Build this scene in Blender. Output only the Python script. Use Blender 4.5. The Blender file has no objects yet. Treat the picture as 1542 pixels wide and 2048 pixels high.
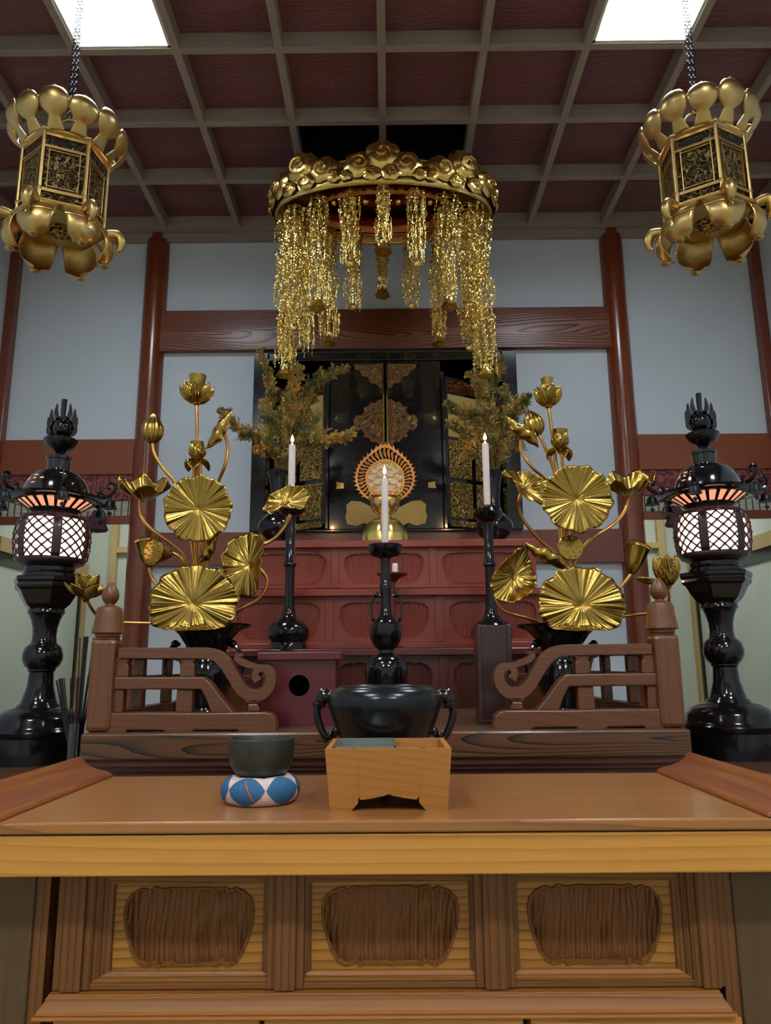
import bpy, math, random
from mathutils import Vector, Matrix
random.seed(7)
PI = math.pi
SC = bpy.context.scene
# ---------------------------------------------------------------- camera
F = 1485.0
H = 1.10
CAMX = 0.014
cam_d = bpy.data.cameras.new('camera')
cam = bpy.data.objects.new('camera', cam_d)
SC.collection.objects.link(cam)
cam_d.sensor_fit = 'VERTICAL'
cam_d.sensor_height = 36.0
cam_d.lens = F / 2048 * 36.0
cam_d.clip_start = 0.02
cam_d.clip_end = 60
CR = Matrix.Rotation(math.radians(0.25), 3, 'Z') @ Matrix.Rotation(math.radians(90 + 11.64), 3, 'X') @ Matrix.Rotation(math.radians(-0.45), 3, 'Z')
cam.matrix_world = Matrix.Translation((CAMX, 0, H)) @ CR.to_4x4()
SC.camera = cam
# ---------------------------------------------------------------- world, exposure
w = bpy.data.worlds.new('world'); SC.world = w; w.use_nodes = True
bg = w.node_tree.nodes['Background']
bg.inputs[0].default_value = (0.55, 0.62, 0.75, 1); bg.inputs[1].default_value = 0.12
SC.view_settings.view_transform = 'Standard'
SC.view_settings.look = 'None'
SC.view_settings.exposure = 0.15
SC.view_settings.gamma = 1.0
PANEL_E = 50.0      # the luminous ceiling coffers in view
PANEL_B = 74.0      # those behind the viewer
# ---------------------------------------------------------------- measuring helpers
def ray(px, py):
    d = CR @ Vector(((px - 771) / F, (1024 - py) / F, -1.0))
    return d
def P(px, py, Y):
    d = ray(px, py); t = Y / d.y
    return Vector((CAMX + d.x * t, Y, H + d.z * t))
def PZ(px, py, z):
    d = ray(px, py); t = (z - H) / d.z
    return Vector((CAMX + d.x * t, d.y * t, z))
def PX(y_unused, px, Y, z):   # world X seen at column px for a point at depth Y, height z
    lo, hi = -4.0, 4.0
    for _ in range(40):
        m = (lo + hi) / 2
        v = CR.inverted() @ (Vector((m, Y, z)) - Vector((CAMX, 0, H)))
        if 771 + F * v.x / -v.z < px: lo = m
        else: hi = m
    return m
def S(px, py, Y):              # metres per pixel at this spot
    d = ray(px, py); return (Y / d.y) / F
# ---------------------------------------------------------------- materials
def lin(c):
    return tuple(((x / 255) / 12.92 if x / 255 <= 0.04045 else ((x / 255 + 0.055) / 1.055) ** 2.4) for x in c) + (1,)
MATS = {}
def newmat(name):
    m = bpy.data.materials.new(name); m.use_nodes = True
    MATS[name] = m
    return m, m.node_tree, m.node_tree.nodes['Principled BSDF']
def N(nt, t, **kw):
    n = nt.nodes.new(t)
    for k, v in kw.items():
        if hasattr(n, k): setattr(n, k, v)
        else: n.inputs[k.replace('_', ' ')].default_value = v
    return n
def plain(name, col, rough=0.5, metal=0.0, bump=0.0, bscale=60, var=0.0, coat=0.0, spec=None):
    m, nt, b = newmat(name)
    c = lin(col)
    b.inputs['Base Color'].default_value = c
    b.inputs['Roughness'].default_value = rough
    b.inputs['Metallic'].default_value = metal
    b.inputs['Coat Weight'].default_value = coat
    if spec is not None: b.inputs['Specular IOR Level'].default_value = spec
    tc = N(nt, 'ShaderNodeTexCoord')
    no = N(nt, 'ShaderNodeTexNoise'); no.inputs['Scale'].default_value = bscale; no.inputs['Detail'].default_value = 4
    nt.links.new(tc.outputs['Object'], no.inputs['Vector'])
    if var:
        mx = N(nt, 'ShaderNodeMix', data_type='RGBA')
        mx.inputs[6].default_value = tuple(x * (1 - var) for x in c[:3]) + (1,)
        mx.inputs[7].default_value = tuple(min(1, x * (1 + var)) for x in c[:3]) + (1,)
        nt.links.new(no.outputs['Fac'], mx.inputs[0]); nt.links.new(mx.outputs[2], b.inputs['Base Color'])
    if bump:
        bp = N(nt, 'ShaderNodeBump'); bp.inputs['Strength'].default_value = bump; bp.inputs['Distance'].default_value = 0.002
        nt.links.new(no.outputs['Fac'], bp.inputs['Height']); nt.links.new(bp.outputs[0], b.inputs['Normal'])
    return m
def wood(name, light, dark, axis='X', scale=9.0, stretch=0.10, warp=0.25, rough=0.4, line=0.35, coat=0.0, off=(0.0, 0.03, 0.05), bump=0.15, wscale=3.0, bdist=0.001, rot=(0, 0, 0)):
    m, nt, b = newmat(name)
    L = nt.links.new
    tc = N(nt, 'ShaderNodeTexCoord')
    mp = N(nt, 'ShaderNodeMapping')
    sc = [1.0, 1.0, 1.0]; sc['XYZ'.index(axis)] = stretch
    mp.inputs['Scale'].default_value = sc; mp.inputs['Location'].default_value = off; mp.inputs['Rotation'].default_value = rot
    L(tc.outputs['Object'], mp.inputs['Vector'])
    nz = N(nt, 'ShaderNodeTexNoise'); nz.inputs['Scale'].default_value = wscale; nz.inputs['Detail'].default_value = 1.5
    L(mp.outputs[0], nz.inputs['Vector'])
    sub = N(nt, 'ShaderNodeVectorMath', operation='SUBTRACT'); sub.inputs[1].default_value = (0.5, 0.5, 0.5)
    L(nz.outputs['Color'], sub.inputs[0])
    scv = N(nt, 'ShaderNodeVectorMath', operation='SCALE'); scv.inputs['Scale'].default_value = warp
    L(sub.outputs[0], scv.inputs[0])
    add = N(nt, 'ShaderNodeVectorMath', operation='ADD')
    L(mp.outputs[0], add.inputs[0]); L(scv.outputs[0], add.inputs[1])
    wv = N(nt, 'ShaderNodeTexWave', wave_type='RINGS', rings_direction=axis, wave_profile='SAW')
    wv.inputs['Scale'].default_value = scale * 2.2; wv.inputs['Distortion'].default_value = 0.6; wv.inputs['Detail'].default_value = 2.0; wv.inputs['Detail Scale'].default_value = 2.5
    L(add.outputs[0], wv.inputs['Vector'])
    cr = N(nt, 'ShaderNodeValToRGB')
    e = cr.color_ramp.elements
    e[0].position = 0.0; e[0].color = (0, 0, 0, 1)
    e[1].position = 1.0; e[1].color = (1, 1, 1, 1)
    x = e.new(0.55); x.color = (0.12, 0.12, 0.12, 1)
    x = e.new(0.86); x.color = (0.5, 0.5, 0.5, 1)
    L(wv.outputs['Fac'], cr.inputs['Fac'])
    mp2 = N(nt, 'ShaderNodeMapping'); s2 = [1.0, 1.0, 1.0]; s2['XYZ'.index(axis)] = 0.03
    mp2.inputs['Scale'].default_value = s2; L(tc.outputs['Object'], mp2.inputs['Vector'])
    fine = N(nt, 'ShaderNodeTexNoise'); fine.inputs['Scale'].default_value = 220; fine.inputs['Detail'].default_value = 3
    L(mp2.outputs[0], fine.inputs['Vector'])
    big = N(nt, 'ShaderNodeTexNoise'); big.inputs['Scale'].default_value = 4; L(mp.outputs[0], big.inputs['Vector'])
    mul = N(nt, 'ShaderNodeMath', operation='MULTIPLY'); mul.inputs[1].default_value = line
    L(cr.outputs[0], mul.inputs[0])
    ma = N(nt, 'ShaderNodeMath', operation='MULTIPLY_ADD'); ma.inputs[1].default_value = 0.35; L(fine.outputs['Fac'], ma.inputs[0]); L(mul.outputs[0], ma.inputs[2])
    mb = N(nt, 'ShaderNodeMath', operation='MULTIPLY_ADD'); mb.inputs[1].default_value = 0.35; L(big.outputs['Fac'], mb.inputs[0]); L(ma.outputs[0], mb.inputs[2])
    sb = N(nt, 'ShaderNodeMath', operation='SUBTRACT', use_clamp=True); sb.inputs[1].default_value = 0.28; L(mb.outputs[0], sb.inputs[0])
    mx = N(nt, 'ShaderNodeMix', data_type='RGBA'); mx.inputs[6].default_value = lin(light); mx.inputs[7].default_value = lin(dark)
    L(sb.outputs[0], mx.inputs[0]); L(mx.outputs[2], b.inputs['Base Color'])
    b.inputs['Roughness'].default_value = rough; b.inputs['Coat Weight'].default_value = coat; b.inputs['Coat Roughness'].default_value = 0.15
    if bump:
        bp = N(nt, 'ShaderNodeBump'); bp.inputs['Strength'].default_value = bump; bp.inputs['Distance'].default_value = bdist; bp.invert = True
        L(ma.outputs[0], bp.inputs['Height']); L(bp.outputs[0], b.inputs['Normal'])
    return m
def carved(name, col, dark, rough=0.3, metal=1.0, scale=60, strength=1.0, dist=0.004, thr=(0.25, 0.5)):
    m, nt, b = newmat(name); L = nt.links.new
    tc = N(nt, 'ShaderNodeTexCoord')
    nz = N(nt, 'ShaderNodeTexNoise'); nz.inputs['Scale'].default_value = scale * 0.5; nz.inputs['Detail'].default_value = 2
    L(tc.outputs['Object'], nz.inputs['Vector'])
    mxv = N(nt, 'ShaderNodeMix', data_type='RGBA'); mxv.inputs[0].default_value = 0.04
    L(tc.outputs['Object'], mxv.inputs[6]); L(nz.outputs['Color'], mxv.inputs[7])
    vo = N(nt, 'ShaderNodeTexVoronoi', feature='SMOOTH_F1'); vo.inputs['Scale'].default_value = scale; vo.inputs['Smoothness'].default_value = 0.4
    L(mxv.outputs[2], vo.inputs['Vector'])
    wv = N(nt, 'ShaderNodeMath', operation='SINE'); ml = N(nt, 'ShaderNodeMath', operation='MULTIPLY'); ml.inputs[1].default_value = 14
    L(vo.outputs['Distance'], ml.inputs[0]); L(ml.outputs[0], wv.inputs[0])
    cr = N(nt, 'ShaderNodeMapRange'); cr.inputs['From Min'].default_value = -1 + thr[0]; cr.inputs['From Max'].default_value = thr[1]
    L(wv.outputs[0], cr.inputs['Value'])
    mx = N(nt, 'ShaderNodeMix', data_type='RGBA'); mx.inputs[6].default_value = lin(dark); mx.inputs[7].default_value = lin(col)
    L(cr.outputs[0], mx.inputs[0]); L(mx.outputs[2], b.inputs['Base Color'])
    bp = N(nt, 'ShaderNodeBump'); bp.inputs['Strength'].default_value = strength; bp.inputs['Distance'].default_value = dist
    L(wv.outputs[0], bp.inputs['Height']); L(bp.outputs[0], b.inputs['Normal'])
    b.inputs['Metallic'].default_value = metal; b.inputs['Roughness'].default_value = rough
    return m
def emit(name, col, strength, base=None):
    m, nt, b = newmat(name)
    b.inputs['Base Color'].default_value = lin(base or col)
    b.inputs['Emission Color'].default_value = lin(col); b.inputs['Emission Strength'].default_value = strength
    return m
M_WALL = plain('wall_plaster', (196, 203, 208), 0.9, var=0.04, bscale=3)
M_SIDE = plain('side_room_plaster', (200, 208, 198), 0.9, var=0.03, bscale=2)
M_FLOOR = plain('tatami', (150, 140, 95), 0.8, bump=0.3, bscale=300)
M_BEAM = wood('ceiling_beam_wood', (150, 134, 120), (110, 96, 86), 'X', scale=6, rough=0.6, line=0.25)
M_BEAMY = wood('ceiling_beam_wood_long', (150, 134, 120), (110, 96, 86), 'Y', scale=6, rough=0.6, line=0.25)
M_BOARD = wood('ceiling_board_wood', (122, 74, 74), (84, 48, 52), 'X', scale=4, stretch=0.5, warp=0.5, rough=0.5, line=0.3, bump=1.0, wscale=4.5, bdist=0.012, off=(0, 0, -3.7))
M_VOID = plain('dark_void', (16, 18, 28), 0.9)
M_COL = wood('column_wood', (112, 48, 22), (86, 35, 17), 'Z', scale=7, rough=0.28, line=0.12, coat=0.3, bump=0.02)
M_LINT = wood('lintel_wood', (134, 72, 42), (34, 15, 10), 'X', scale=12, stretch=0.2, warp=0.24, rough=0.4, line=1.4, coat=0.05, off=(0.55, -4.15, -3.06), wscale=4.0, bump=.9, bdist=.002)
M_LINT2 = wood('side_lintel_wood', (126, 62, 26), (98, 46, 19), 'X', scale=4, rough=0.4, line=0.15, coat=0.1)
M_HONEY = wood('honey_wood', (200, 142, 62), (148, 94, 36), 'X', scale=9, stretch=0.10, warp=0.2, rough=0.4, line=0.55, coat=0.1, off=(0, 0.4, -.62), bump=0.05)
M_TOP = wood('tabletop_wood', (158, 106, 56), (104, 64, 30), 'X', scale=11, stretch=0.12, warp=0.2, rough=0.28, line=0.6, coat=0.4, bump=0.03, off=(0, 0, -.82))
M_CAB = wood('cabinet_wood', (136, 86, 38), (68, 39, 17), 'X', scale=13, stretch=0.10, warp=0.12, rough=0.5, line=0.9)
M_CABV = wood('cabinet_wood_upright', (124, 78, 36), (60, 34, 15), 'Z', scale=13, stretch=0.08, warp=0.08, rough=0.5, line=0.9)
M_PANEL = wood('panel_wood', (176, 122, 50), (84, 48, 20), 'X', scale=11, stretch=0.14, warp=0.14, rough=0.42, line=0.9, off=(0, 0.02, -.35))
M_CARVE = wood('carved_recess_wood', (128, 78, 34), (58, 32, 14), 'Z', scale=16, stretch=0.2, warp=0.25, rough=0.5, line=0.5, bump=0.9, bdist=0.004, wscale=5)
M_MOULD = wood('moulding_wood', (164, 106, 46), (96, 56, 22), 'X', scale=9, stretch=.1, warp=.15, rough=.5, line=.6)
M_DARKSIDE = wood('dark_side_wood', (92, 70, 46), (64, 46, 30), 'Z', scale=10, rough=0.5, line=0.3)
M_KEYAKI = wood('plinth_wood', (100, 62, 34), (16, 9, 6), 'X', scale=19, stretch=0.22, warp=0.22, rough=0.4, line=1.25, coat=0.15, off=(0.1, 0.452, -0.905), wscale=3.6)
M_RAIL = wood('balustrade_wood', (106, 62, 32), (38, 20, 11), 'X', scale=10, stretch=0.15, warp=0.25, rough=0.4, line=0.45, coat=0.15)
M_RAILV = wood('balustrade_wood_upright', (112, 66, 32), (48, 25, 13), 'Z', scale=10, stretch=0.15, warp=0.2, rough=0.4, line=0.45, coat=0.15)
M_RED = wood('red_altar_wood', (138, 54, 34), (80, 27, 19), 'X', scale=12, stretch=0.12, warp=0.25, rough=0.32, line=0.5, coat=0.3)
M_REDV = wood('red_altar_reeded', (138, 54, 36), (76, 25, 19), 'Z', scale=12, stretch=0.12, warp=0.25, rough=0.34, line=0.6, coat=0.3, bump=0.4)
M_REDLAC = plain('red_lacquer', (88, 22, 30), 0.3, coat=0.2)
M_BROWNLAC = plain('brown_stand_lacquer', (52, 28, 24), 0.3, coat=0.2)
M_LACQ = plain('black_lacquer', (14, 15, 19), 0.13, coat=0.6)
M_BRONZE = plain('black_bronze', (24, 22, 26), 0.16, metal=0.5, bump=0.06, bscale=30, coat=0.4)
M_BRONZE2 = plain('aged_bronze', (34, 38, 40), 0.24, metal=0.6, bump=0.15, bscale=25, var=0.5)
M_IRON = plain('dark_chain_metal', (40, 44, 46), 0.4, metal=0.8)
M_GOLD = plain('gold', (168, 138, 68), 0.25, metal=1.0, bump=0.3, bscale=30, var=0.18)
M_CANG = plain('canopy_gold', (216, 182, 106), 0.27, metal=1.0, bump=0.15, bscale=26, var=0.15)
M_GOLDB = plain('bright_gold', (244, 216, 128), 0.24, metal=1.0, bump=0.05)
M_BRASS = plain('lantern_brass', (196, 166, 106), 0.36, metal=1.0, bump=0.25, bscale=30, var=0.2)
M_STEM = plain('stem_gold', (206, 156, 84), 0.32, metal=1.0)
M_CARVG = carved('carved_gold', (226, 184, 92), (70, 44, 16), scale=55)
M_CARVL = carved('lantern_fretwork', (150, 130, 86), (56, 48, 36), scale=60, rough=0.45, thr=(0.5, 0.6))
M_LATT = carved('gold_lattice_fill', (250, 212, 120), (120, 80, 26), scale=56, dist=0.010, rough=.38, metal=.55)
M_FIT = carved('door_fitting_gold', (214, 166, 104), (120, 80, 46), scale=80, rough=0.5, metal=.6)
M_MESHG = plain('gold_silk', (196, 166, 92), 0.55, metal=0.4)
M_DIM = plain('gilt_wood', (196, 132, 66), 0.42, metal=0.6, bump=0.2, bscale=120)
M_WAX = plain('candle_wax', (236, 222, 218), 0.5)
M_WAX.node_tree.nodes['Principled BSDF'].inputs['Subsurface Weight'].default_value = 0.3
M_WAX.node_tree.nodes['Principled BSDF'].inputs['Subsurface Radius'].default_value = (0.01, 0.005, 0.004)
M_FLAME = emit('flame', (255, 214, 150), 26)
M_WICK = plain('wick', (30, 20, 18), 0.9)
M_GLOW = emit('lamp_paper', (255, 214, 190), 3.6, (240, 220, 205))
M_GLOW2 = emit('lamp_paper_dim', (255, 160, 120), 0.9, (230, 190, 170))
M_CEILLIGHT = emit('ceiling_light_panel', (226, 240, 255), PANEL_E)
M_CEILLIGHTB = emit('ceiling_light_panel_rear', (236, 240, 246), PANEL_B)
M_CEILLIGHTC = emit('ceiling_light_panel_far', (240, 240, 240), PANEL_B * 1.75)
M_PASSFILL = emit('passage_fill_glow', (240, 245, 240), 10)  # glow of the panels added in the side passages
M_LFRAME = plain('light_frame_wood', (205, 200, 180), 0.6)
M_PALEW = wood('pale_cedar', (196, 168, 118), (170, 140, 96), 'Z', scale=9, rough=0.5, line=0.3)
M_BOWL = plain('bell_bowl_metal', (58, 62, 56), 0.42, metal=0.5, bump=0.2, bscale=50, var=0.35)
M_BOXW = wood('incense_box_wood', (168, 112, 46), (106, 62, 24), 'X', scale=11, stretch=0.3, warp=0.3, rough=0.45, line=0.3)
M_ZINC = plain('metal_liner', (170, 176, 168), 0.35, metal=0.9, bump=0.3, bscale=40)
M_BLUE = plain('cushion_blue', (36, 92, 132), 0.75, bump=0.4, bscale=400)
M_WHITE = plain('cushion_pale', (214, 190, 184), 0.75, bump=0.4, bscale=400, var=0.12)
M_BROC = carved('red_brocade', (140, 66, 62), (84, 26, 34), scale=26, rough=0.7, metal=0.0, strength=0.2, thr=(0.9, 0.9))
M_BLIND = plain('bamboo_blind', (176, 172, 156), 0.6, var=0.2, bscale=200)
M_MAROON = plain('maroon_tassel', (62, 24, 36), 0.8)
M_CORD = plain('red_cord', (130, 24, 44), 0.7)
M_STICK = plain('incense_black', (20, 22, 24), 0.8)
m, nt, b = newmat('clear_glass'); M_GLASS = m
b.inputs['Transmission Weight'].default_value = 0.95; b.inputs['Roughness'].default_value = 0.03; b.inputs['Base Color'].default_value = (0.85, 0.9, 0.9, 1); b.inputs['IOR'].default_value = 1.3
m, nt, b = newmat('evergreen_leaf'); M_LEAF = m
tc = N(nt, 'ShaderNodeTexCoord'); no = N(nt, 'ShaderNodeTexNoise'); no.inputs['Scale'].default_value = 14; no.inputs['Detail'].default_value = 3
cr = N(nt, 'ShaderNodeValToRGB'); e = cr.color_ramp.elements
e[0].position = 0.36; e[0].color = lin((86, 100, 60)); e[1].position = 0.68; e[1].color = lin((212, 162, 78))
x = e.new(0.5); x.color = lin((160, 146, 78))
nt.links.new(tc.outputs['Object'], no.inputs['Vector']); nt.links.new(no.outputs['Fac'], cr.inputs['Fac']); nt.links.new(cr.outputs[0], b.inputs['Base Color'])
b.inputs['Roughness'].default_value = 0.6
M_TWIG = plain('twig', (92, 78, 46), 0.8)
# ---------------------------------------------------------------- mesh kit
class G:
    def __init__(s): s.v = []; s.f = []
    def add(s, vs, fs):
        o = len(s.v); s.v += [Vector(v) for v in vs]; s.f += [tuple(i + o for i in f) for f in fs]; return s
    def box(s, x0, x1, y0, y1, z0, z1):
        if x0 > x1: x0, x1 = x1, x0
        if y0 > y1: y0, y1 = y1, y0
        if z0 > z1: z0, z1 = z1, z0
        return s.add([(x0, y0, z0), (x1, y0, z0), (x1, y1, z0), (x0, y1, z0), (x0, y0, z1), (x1, y0, z1), (x1, y1, z1), (x0, y1, z1)],
                     [(0, 3, 2, 1), (4, 5, 6, 7), (0, 1, 5, 4), (1, 2, 6, 5), (2, 3, 7, 6), (3, 0, 4, 7)])
    def hexa(s, a, b):   # two quads (lists of 4), a = bottom ring, b = top ring
        return s.add(list(a) + list(b), [(3, 2, 1, 0), (4, 5, 6, 7), (0, 1, 5, 4), (1, 2, 6, 5), (2, 3, 7, 6), (3, 0, 4, 7)])
    def lathe(s, prof, n=32, c=(0, 0, 0), M=None, lob=None):
        vs = []; fs = []
        for r, z in prof:
            for k in range(n):
                a = 2 * PI * k / n; rr = r * (lob(a, z) if lob else 1)
                p = Vector((rr * math.cos(a), rr * math.sin(a), z))
                vs.append((M @ p) if M else p + Vector(c))
        m_ = len(prof)
        for i in range(m_ - 1):
            for k in range(n):
                k2 = (k + 1) % n
                fs.append((i * n + k, i * n + k2, (i + 1) * n + k2, (i + 1) * n + k))
        if prof[0][0] > 1e-5: fs.append(tuple(range(n - 1, -1, -1)))
        if prof[-1][0] > 1e-5: fs.append(tuple((m_ - 1) * n + k for k in range(n)))
        return s.add(vs, fs)
    def tube(s, pts, r, n=8, cap=True, flat=None):
        pts = [Vector(p) for p in pts]; m_ = len(pts)
        if not isinstance(r, (list, tuple)): r = [r] * m_
        vs = []; fs = []; up = None
        for i, p in enumerate(pts):
            t = (pts[min(i + 1, m_ - 1)] - pts[max(i - 1, 0)])
            if t.length < 1e-9: t = Vector((0, 0, 1))
            t.normalize()
            if up is None:
                up = Vector((0, 1, 0)) if abs(t.y) < 0.9 else Vector((1, 0, 0))
            sd = t.cross(up)
            if sd.length < 1e-6: sd = t.cross(Vector((1, 0, 0)))
            sd.normalize(); up = sd.cross(t).normalized()
            for k in range(n):
                a = 2 * PI * k / n
                vs.append(p + sd * (r[i] * math.cos(a)) + up * (r[i] * math.sin(a) * (flat or 1)))
        for i in range(m_ - 1):
            for k in range(n):
                k2 = (k + 1) % n
                fs.append((i * n + k, i * n + k2, (i + 1) * n + k2, (i + 1) * n + k))
        if cap: fs.append(tuple(range(n - 1, -1, -1))); fs.append(tuple((m_ - 1) * n + k for k in range(n)))
        return s.add(vs, fs)
    def grid(s, fn, nu, nv, cu=False, cv=False):
        vs = [fn(i / (nu if cu else nu - 1), j / (nv if cv else nv - 1)) for i in range(nu) for j in range(nv)]
        fs = []
        for i in range(nu if cu else nu - 1):
            for j in range(nv if cv else nv - 1):
                i2 = (i + 1) % nu; j2 = (j + 1) % nv
                fs.append((i * nv + j, i2 * nv + j, i2 * nv + j2, i * nv + j2))
        return s.add(vs, fs)
    def prism(s, poly, y0, y1):          # poly in (x, z), extruded along y
        n = len(poly)
        vs = [(p[0], y0, p[1]) for p in poly] + [(p[0], y1, p[1]) for p in poly]
        fs = [tuple(range(n)), tuple(range(2 * n - 1, n - 1, -1))] + [(i + n, (i + 1) % n + n, (i + 1) % n, i) for i in range(n)]
        return s.add(vs, fs)
    def ribbon(s, path, wd, y0, y1):     # flat band in the x-z plane with thickness along y
        n = len(path)
        if not isinstance(wd, (list, tuple)): wd = [wd] * n
        L_, R_ = [], []
        for i, p in enumerate(path):
            a = path[max(i - 1, 0)]; b_ = path[min(i + 1, n - 1)]
            t = Vector((b_[0] - a[0], b_[1] - a[1])); t.normalize(); nn = Vector((-t.y, t.x))
            L_.append((p[0] + nn.x * wd[i] / 2, p[1] + nn.y * wd[i] / 2)); R_.append((p[0] - nn.x * wd[i] / 2, p[1] - nn.y * wd[i] / 2))
        vs = []
        for i in range(n):
            vs += [(L_[i][0], y0, L_[i][1]), (R_[i][0], y0, R_[i][1]), (R_[i][0], y1, R_[i][1]), (L_[i][0], y1, L_[i][1])]
        fs = [(0, 1, 2, 3), (4 * n - 1, 4 * n - 2, 4 * n - 3, 4 * n - 4)]
        for i in range(n - 1):
            for k in range(4):
                k2 = (k + 1) % 4
                fs.append((4 * i + k, 4 * (i + 1) + k, 4 * (i + 1) + k2, 4 * i + k2))
        return s.add(vs, fs)
    def ball(s, c, r, n=10, m_=6, sz=1.0):
        pr = [(max(r * math.sin(PI * i / m_), 1e-6), -r * sz * math.cos(PI * i / m_)) for i in range(m_ + 1)]
        return s.lathe(pr, n, c)
    def ring(s, c, R, r, n=12, m_=5, nrm=(0, 0, 1)):
        q = Vector((0, 0, 1)).rotation_difference(Vector(nrm)); c = Vector(c)
        def fn(u, v):
            a = 2 * PI * u; b_ = 2 * PI * v
            return c + q @ Vector(((R + r * math.cos(b_)) * math.cos(a), (R + r * math.cos(b_)) * math.sin(a), r * math.sin(b_)))
        return s.grid(fn, n, m_, True, True)
    def xf(s, M, start=0):
        for i in range(start, len(s.v)): s.v[i] = M @ s.v[i]
        return s
    def mirror(s):
        s.v = [Vector((-p.x, p.y, p.z)) for p in s.v]; s.f = [tuple(reversed(f)) for f in s.f]; return s
    def build(s, name, mat, parent=None, smooth=True, bevel=0, solid=0, sub=0, ang=40, origin=None):
        me = bpy.data.meshes.new(name)
        o_ = Vector(origin) if origin is not None else Vector((0, 0, 0))
        me.from_pydata([tuple(p - o_) for p in s.v], [], s.f)
        me.materials.append(mat)
        import bmesh
        bm = bmesh.new(); bm.from_mesh(me); bmesh.ops.recalc_face_normals(bm, faces=bm.faces[:]); bm.to_mesh(me); bm.free()
        if smooth:
            me.polygons.foreach_set('use_smooth', [True] * len(me.polygons))
            try: me.set_sharp_from_angle(angle=math.radians(ang))
            except Exception: pass
        o = bpy.data.objects.new(name, me); SC.collection.objects.link(o)
        if origin is not None and parent is None: o.location = o_
        if parent is not None: o.parent = parent
        if solid:
            md = o.modifiers.new('solid', 'SOLIDIFY'); md.thickness = solid; md.offset = 0
        if bevel:
            md = o.modifiers.new('bevel', 'BEVEL'); md.width = bevel; md.segments = 2; md.limit_method = 'ANGLE'; md.angle_limit = math.radians(50)
        if sub:
            md = o.modifiers.new('sub', 'SUBSURF'); md.levels = sub; md.render_levels = sub
        return o
def spline(pts, n=8):
    pts = [Vector(p) for p in pts]; out = []
    for i in range(len(pts) - 1):
        p0 = pts[max(i - 1, 0)]; p1 = pts[i]; p2 = pts[i + 1]; p3 = pts[min(i + 2, len(pts) - 1)]
        for k in range(n):
            t = k / n
            out.append(0.5 * ((2 * p1) + (p2 - p0) * t + (2 * p0 - 5 * p1 + 4 * p2 - p3) * t * t + (3 * p1 - p0 - 3 * p2 + p3) * t ** 3))
    out.append(pts[-1]); return out
def spline2(pts, n=6):
    return [(p.x, p.z) for p in spline([(a, 0, b_) for a, b_ in pts], n)]
def interp(vals, m_):
    n = len(vals); out = []
    for i in range(m_):
        t = i / (m_ - 1) * (n - 1); k = min(int(t), n - 2); out.append(vals[k] + (vals[k + 1] - vals[k]) * (t - k))
    return out
def thing(name, label, cat, loc=(0, 0, 0), group=None, rz=0):
    o = bpy.data.objects.new(name, None); SC.collection.objects.link(o); o.empty_display_size = 0.05
    o.location = loc; o.rotation_euler = (0, 0, rz); o['label'] = label; o['category'] = cat
    if group: o['group'] = group
    return o
def tag(o, label, cat, group=None):
    o['label'] = label; o['category'] = cat
    if group: o['group'] = group
    return o
def struct(o, label=None):
    o['kind'] = 'structure'
    if label: o['label'] = label
    return o
def copy_tree(o, parent=None):
    c = o.copy(); SC.collection.objects.link(c)
    if parent is not None: c.parent = parent
    for ch in list(o.children): copy_tree(ch, c)
    return c
def prof(cx, Y, base_z, rows, yref=None):   # rows of (half width px, y px, bottom->top) to (r, z) local
    return [(max(hw * S(cx, y, Y), 1e-6), P(cx, y, Y).z - base_z) for hw, y in rows]
# ================================================================ ROOM
BS = 0.45; ROW1 = 2.779; YB = [ROW1 + BS * n for n in range(-2, 4)]      # transverse beams 1.88 .. 4.13
ZC = H + 2.643; BH = 0.078; BW = 0.036; XW = 2.3; YWALL = 4.2
g = G().box(-XW - .1, XW + .1, -3.1, 5.8, -0.06, 0); struct(g.build('floor', M_FLOOR, smooth=False), 'tatami floor of the hall')
# ceiling boards, one mesh, open where the light coffers and the dark opening are
def coffer(i, n): return (i * BS, (i + 1) * BS, ROW1 + n * BS, ROW1 + (n + 1) * BS)
LIGHTS = [(-3, -1), (2, -1)]
BACKL = [(-3, -6), (2, -6), (-3, -10), (2, -10)]
g = G()
for n in range(-14, 4):
    for i in range(-6, 6):
        if (i, n) in LIGHTS or (i, n) in BACKL or (n == 1 and i in (-1, 0)): continue
        x0, x1, y0, y1 = coffer(i, n)
        g.box(x0, x1, y0, y1, ZC + BH, ZC + BH + 0.012)
ceil = struct(g.build('ceiling', M_BOARD, smooth=False), 'coffered ceiling of dark reddish boards')
for i in range(-5, 6):
    struct(G().box(i * BS - BW / 2, i * BS + BW / 2, -3, 4.13, ZC, ZC + BH + .005).build('ceiling_beam', M_BEAMY, ceil, smooth=False, bevel=.002))
for n in range(-12, 4):
    y = ROW1 + n * BS
    struct(G().box(-XW, XW, y - BW / 2, y + BW / 2, ZC + .0005, ZC + BH + .005).build('ceiling_beam', M_BEAM, ceil, smooth=False, bevel=.002))
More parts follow.
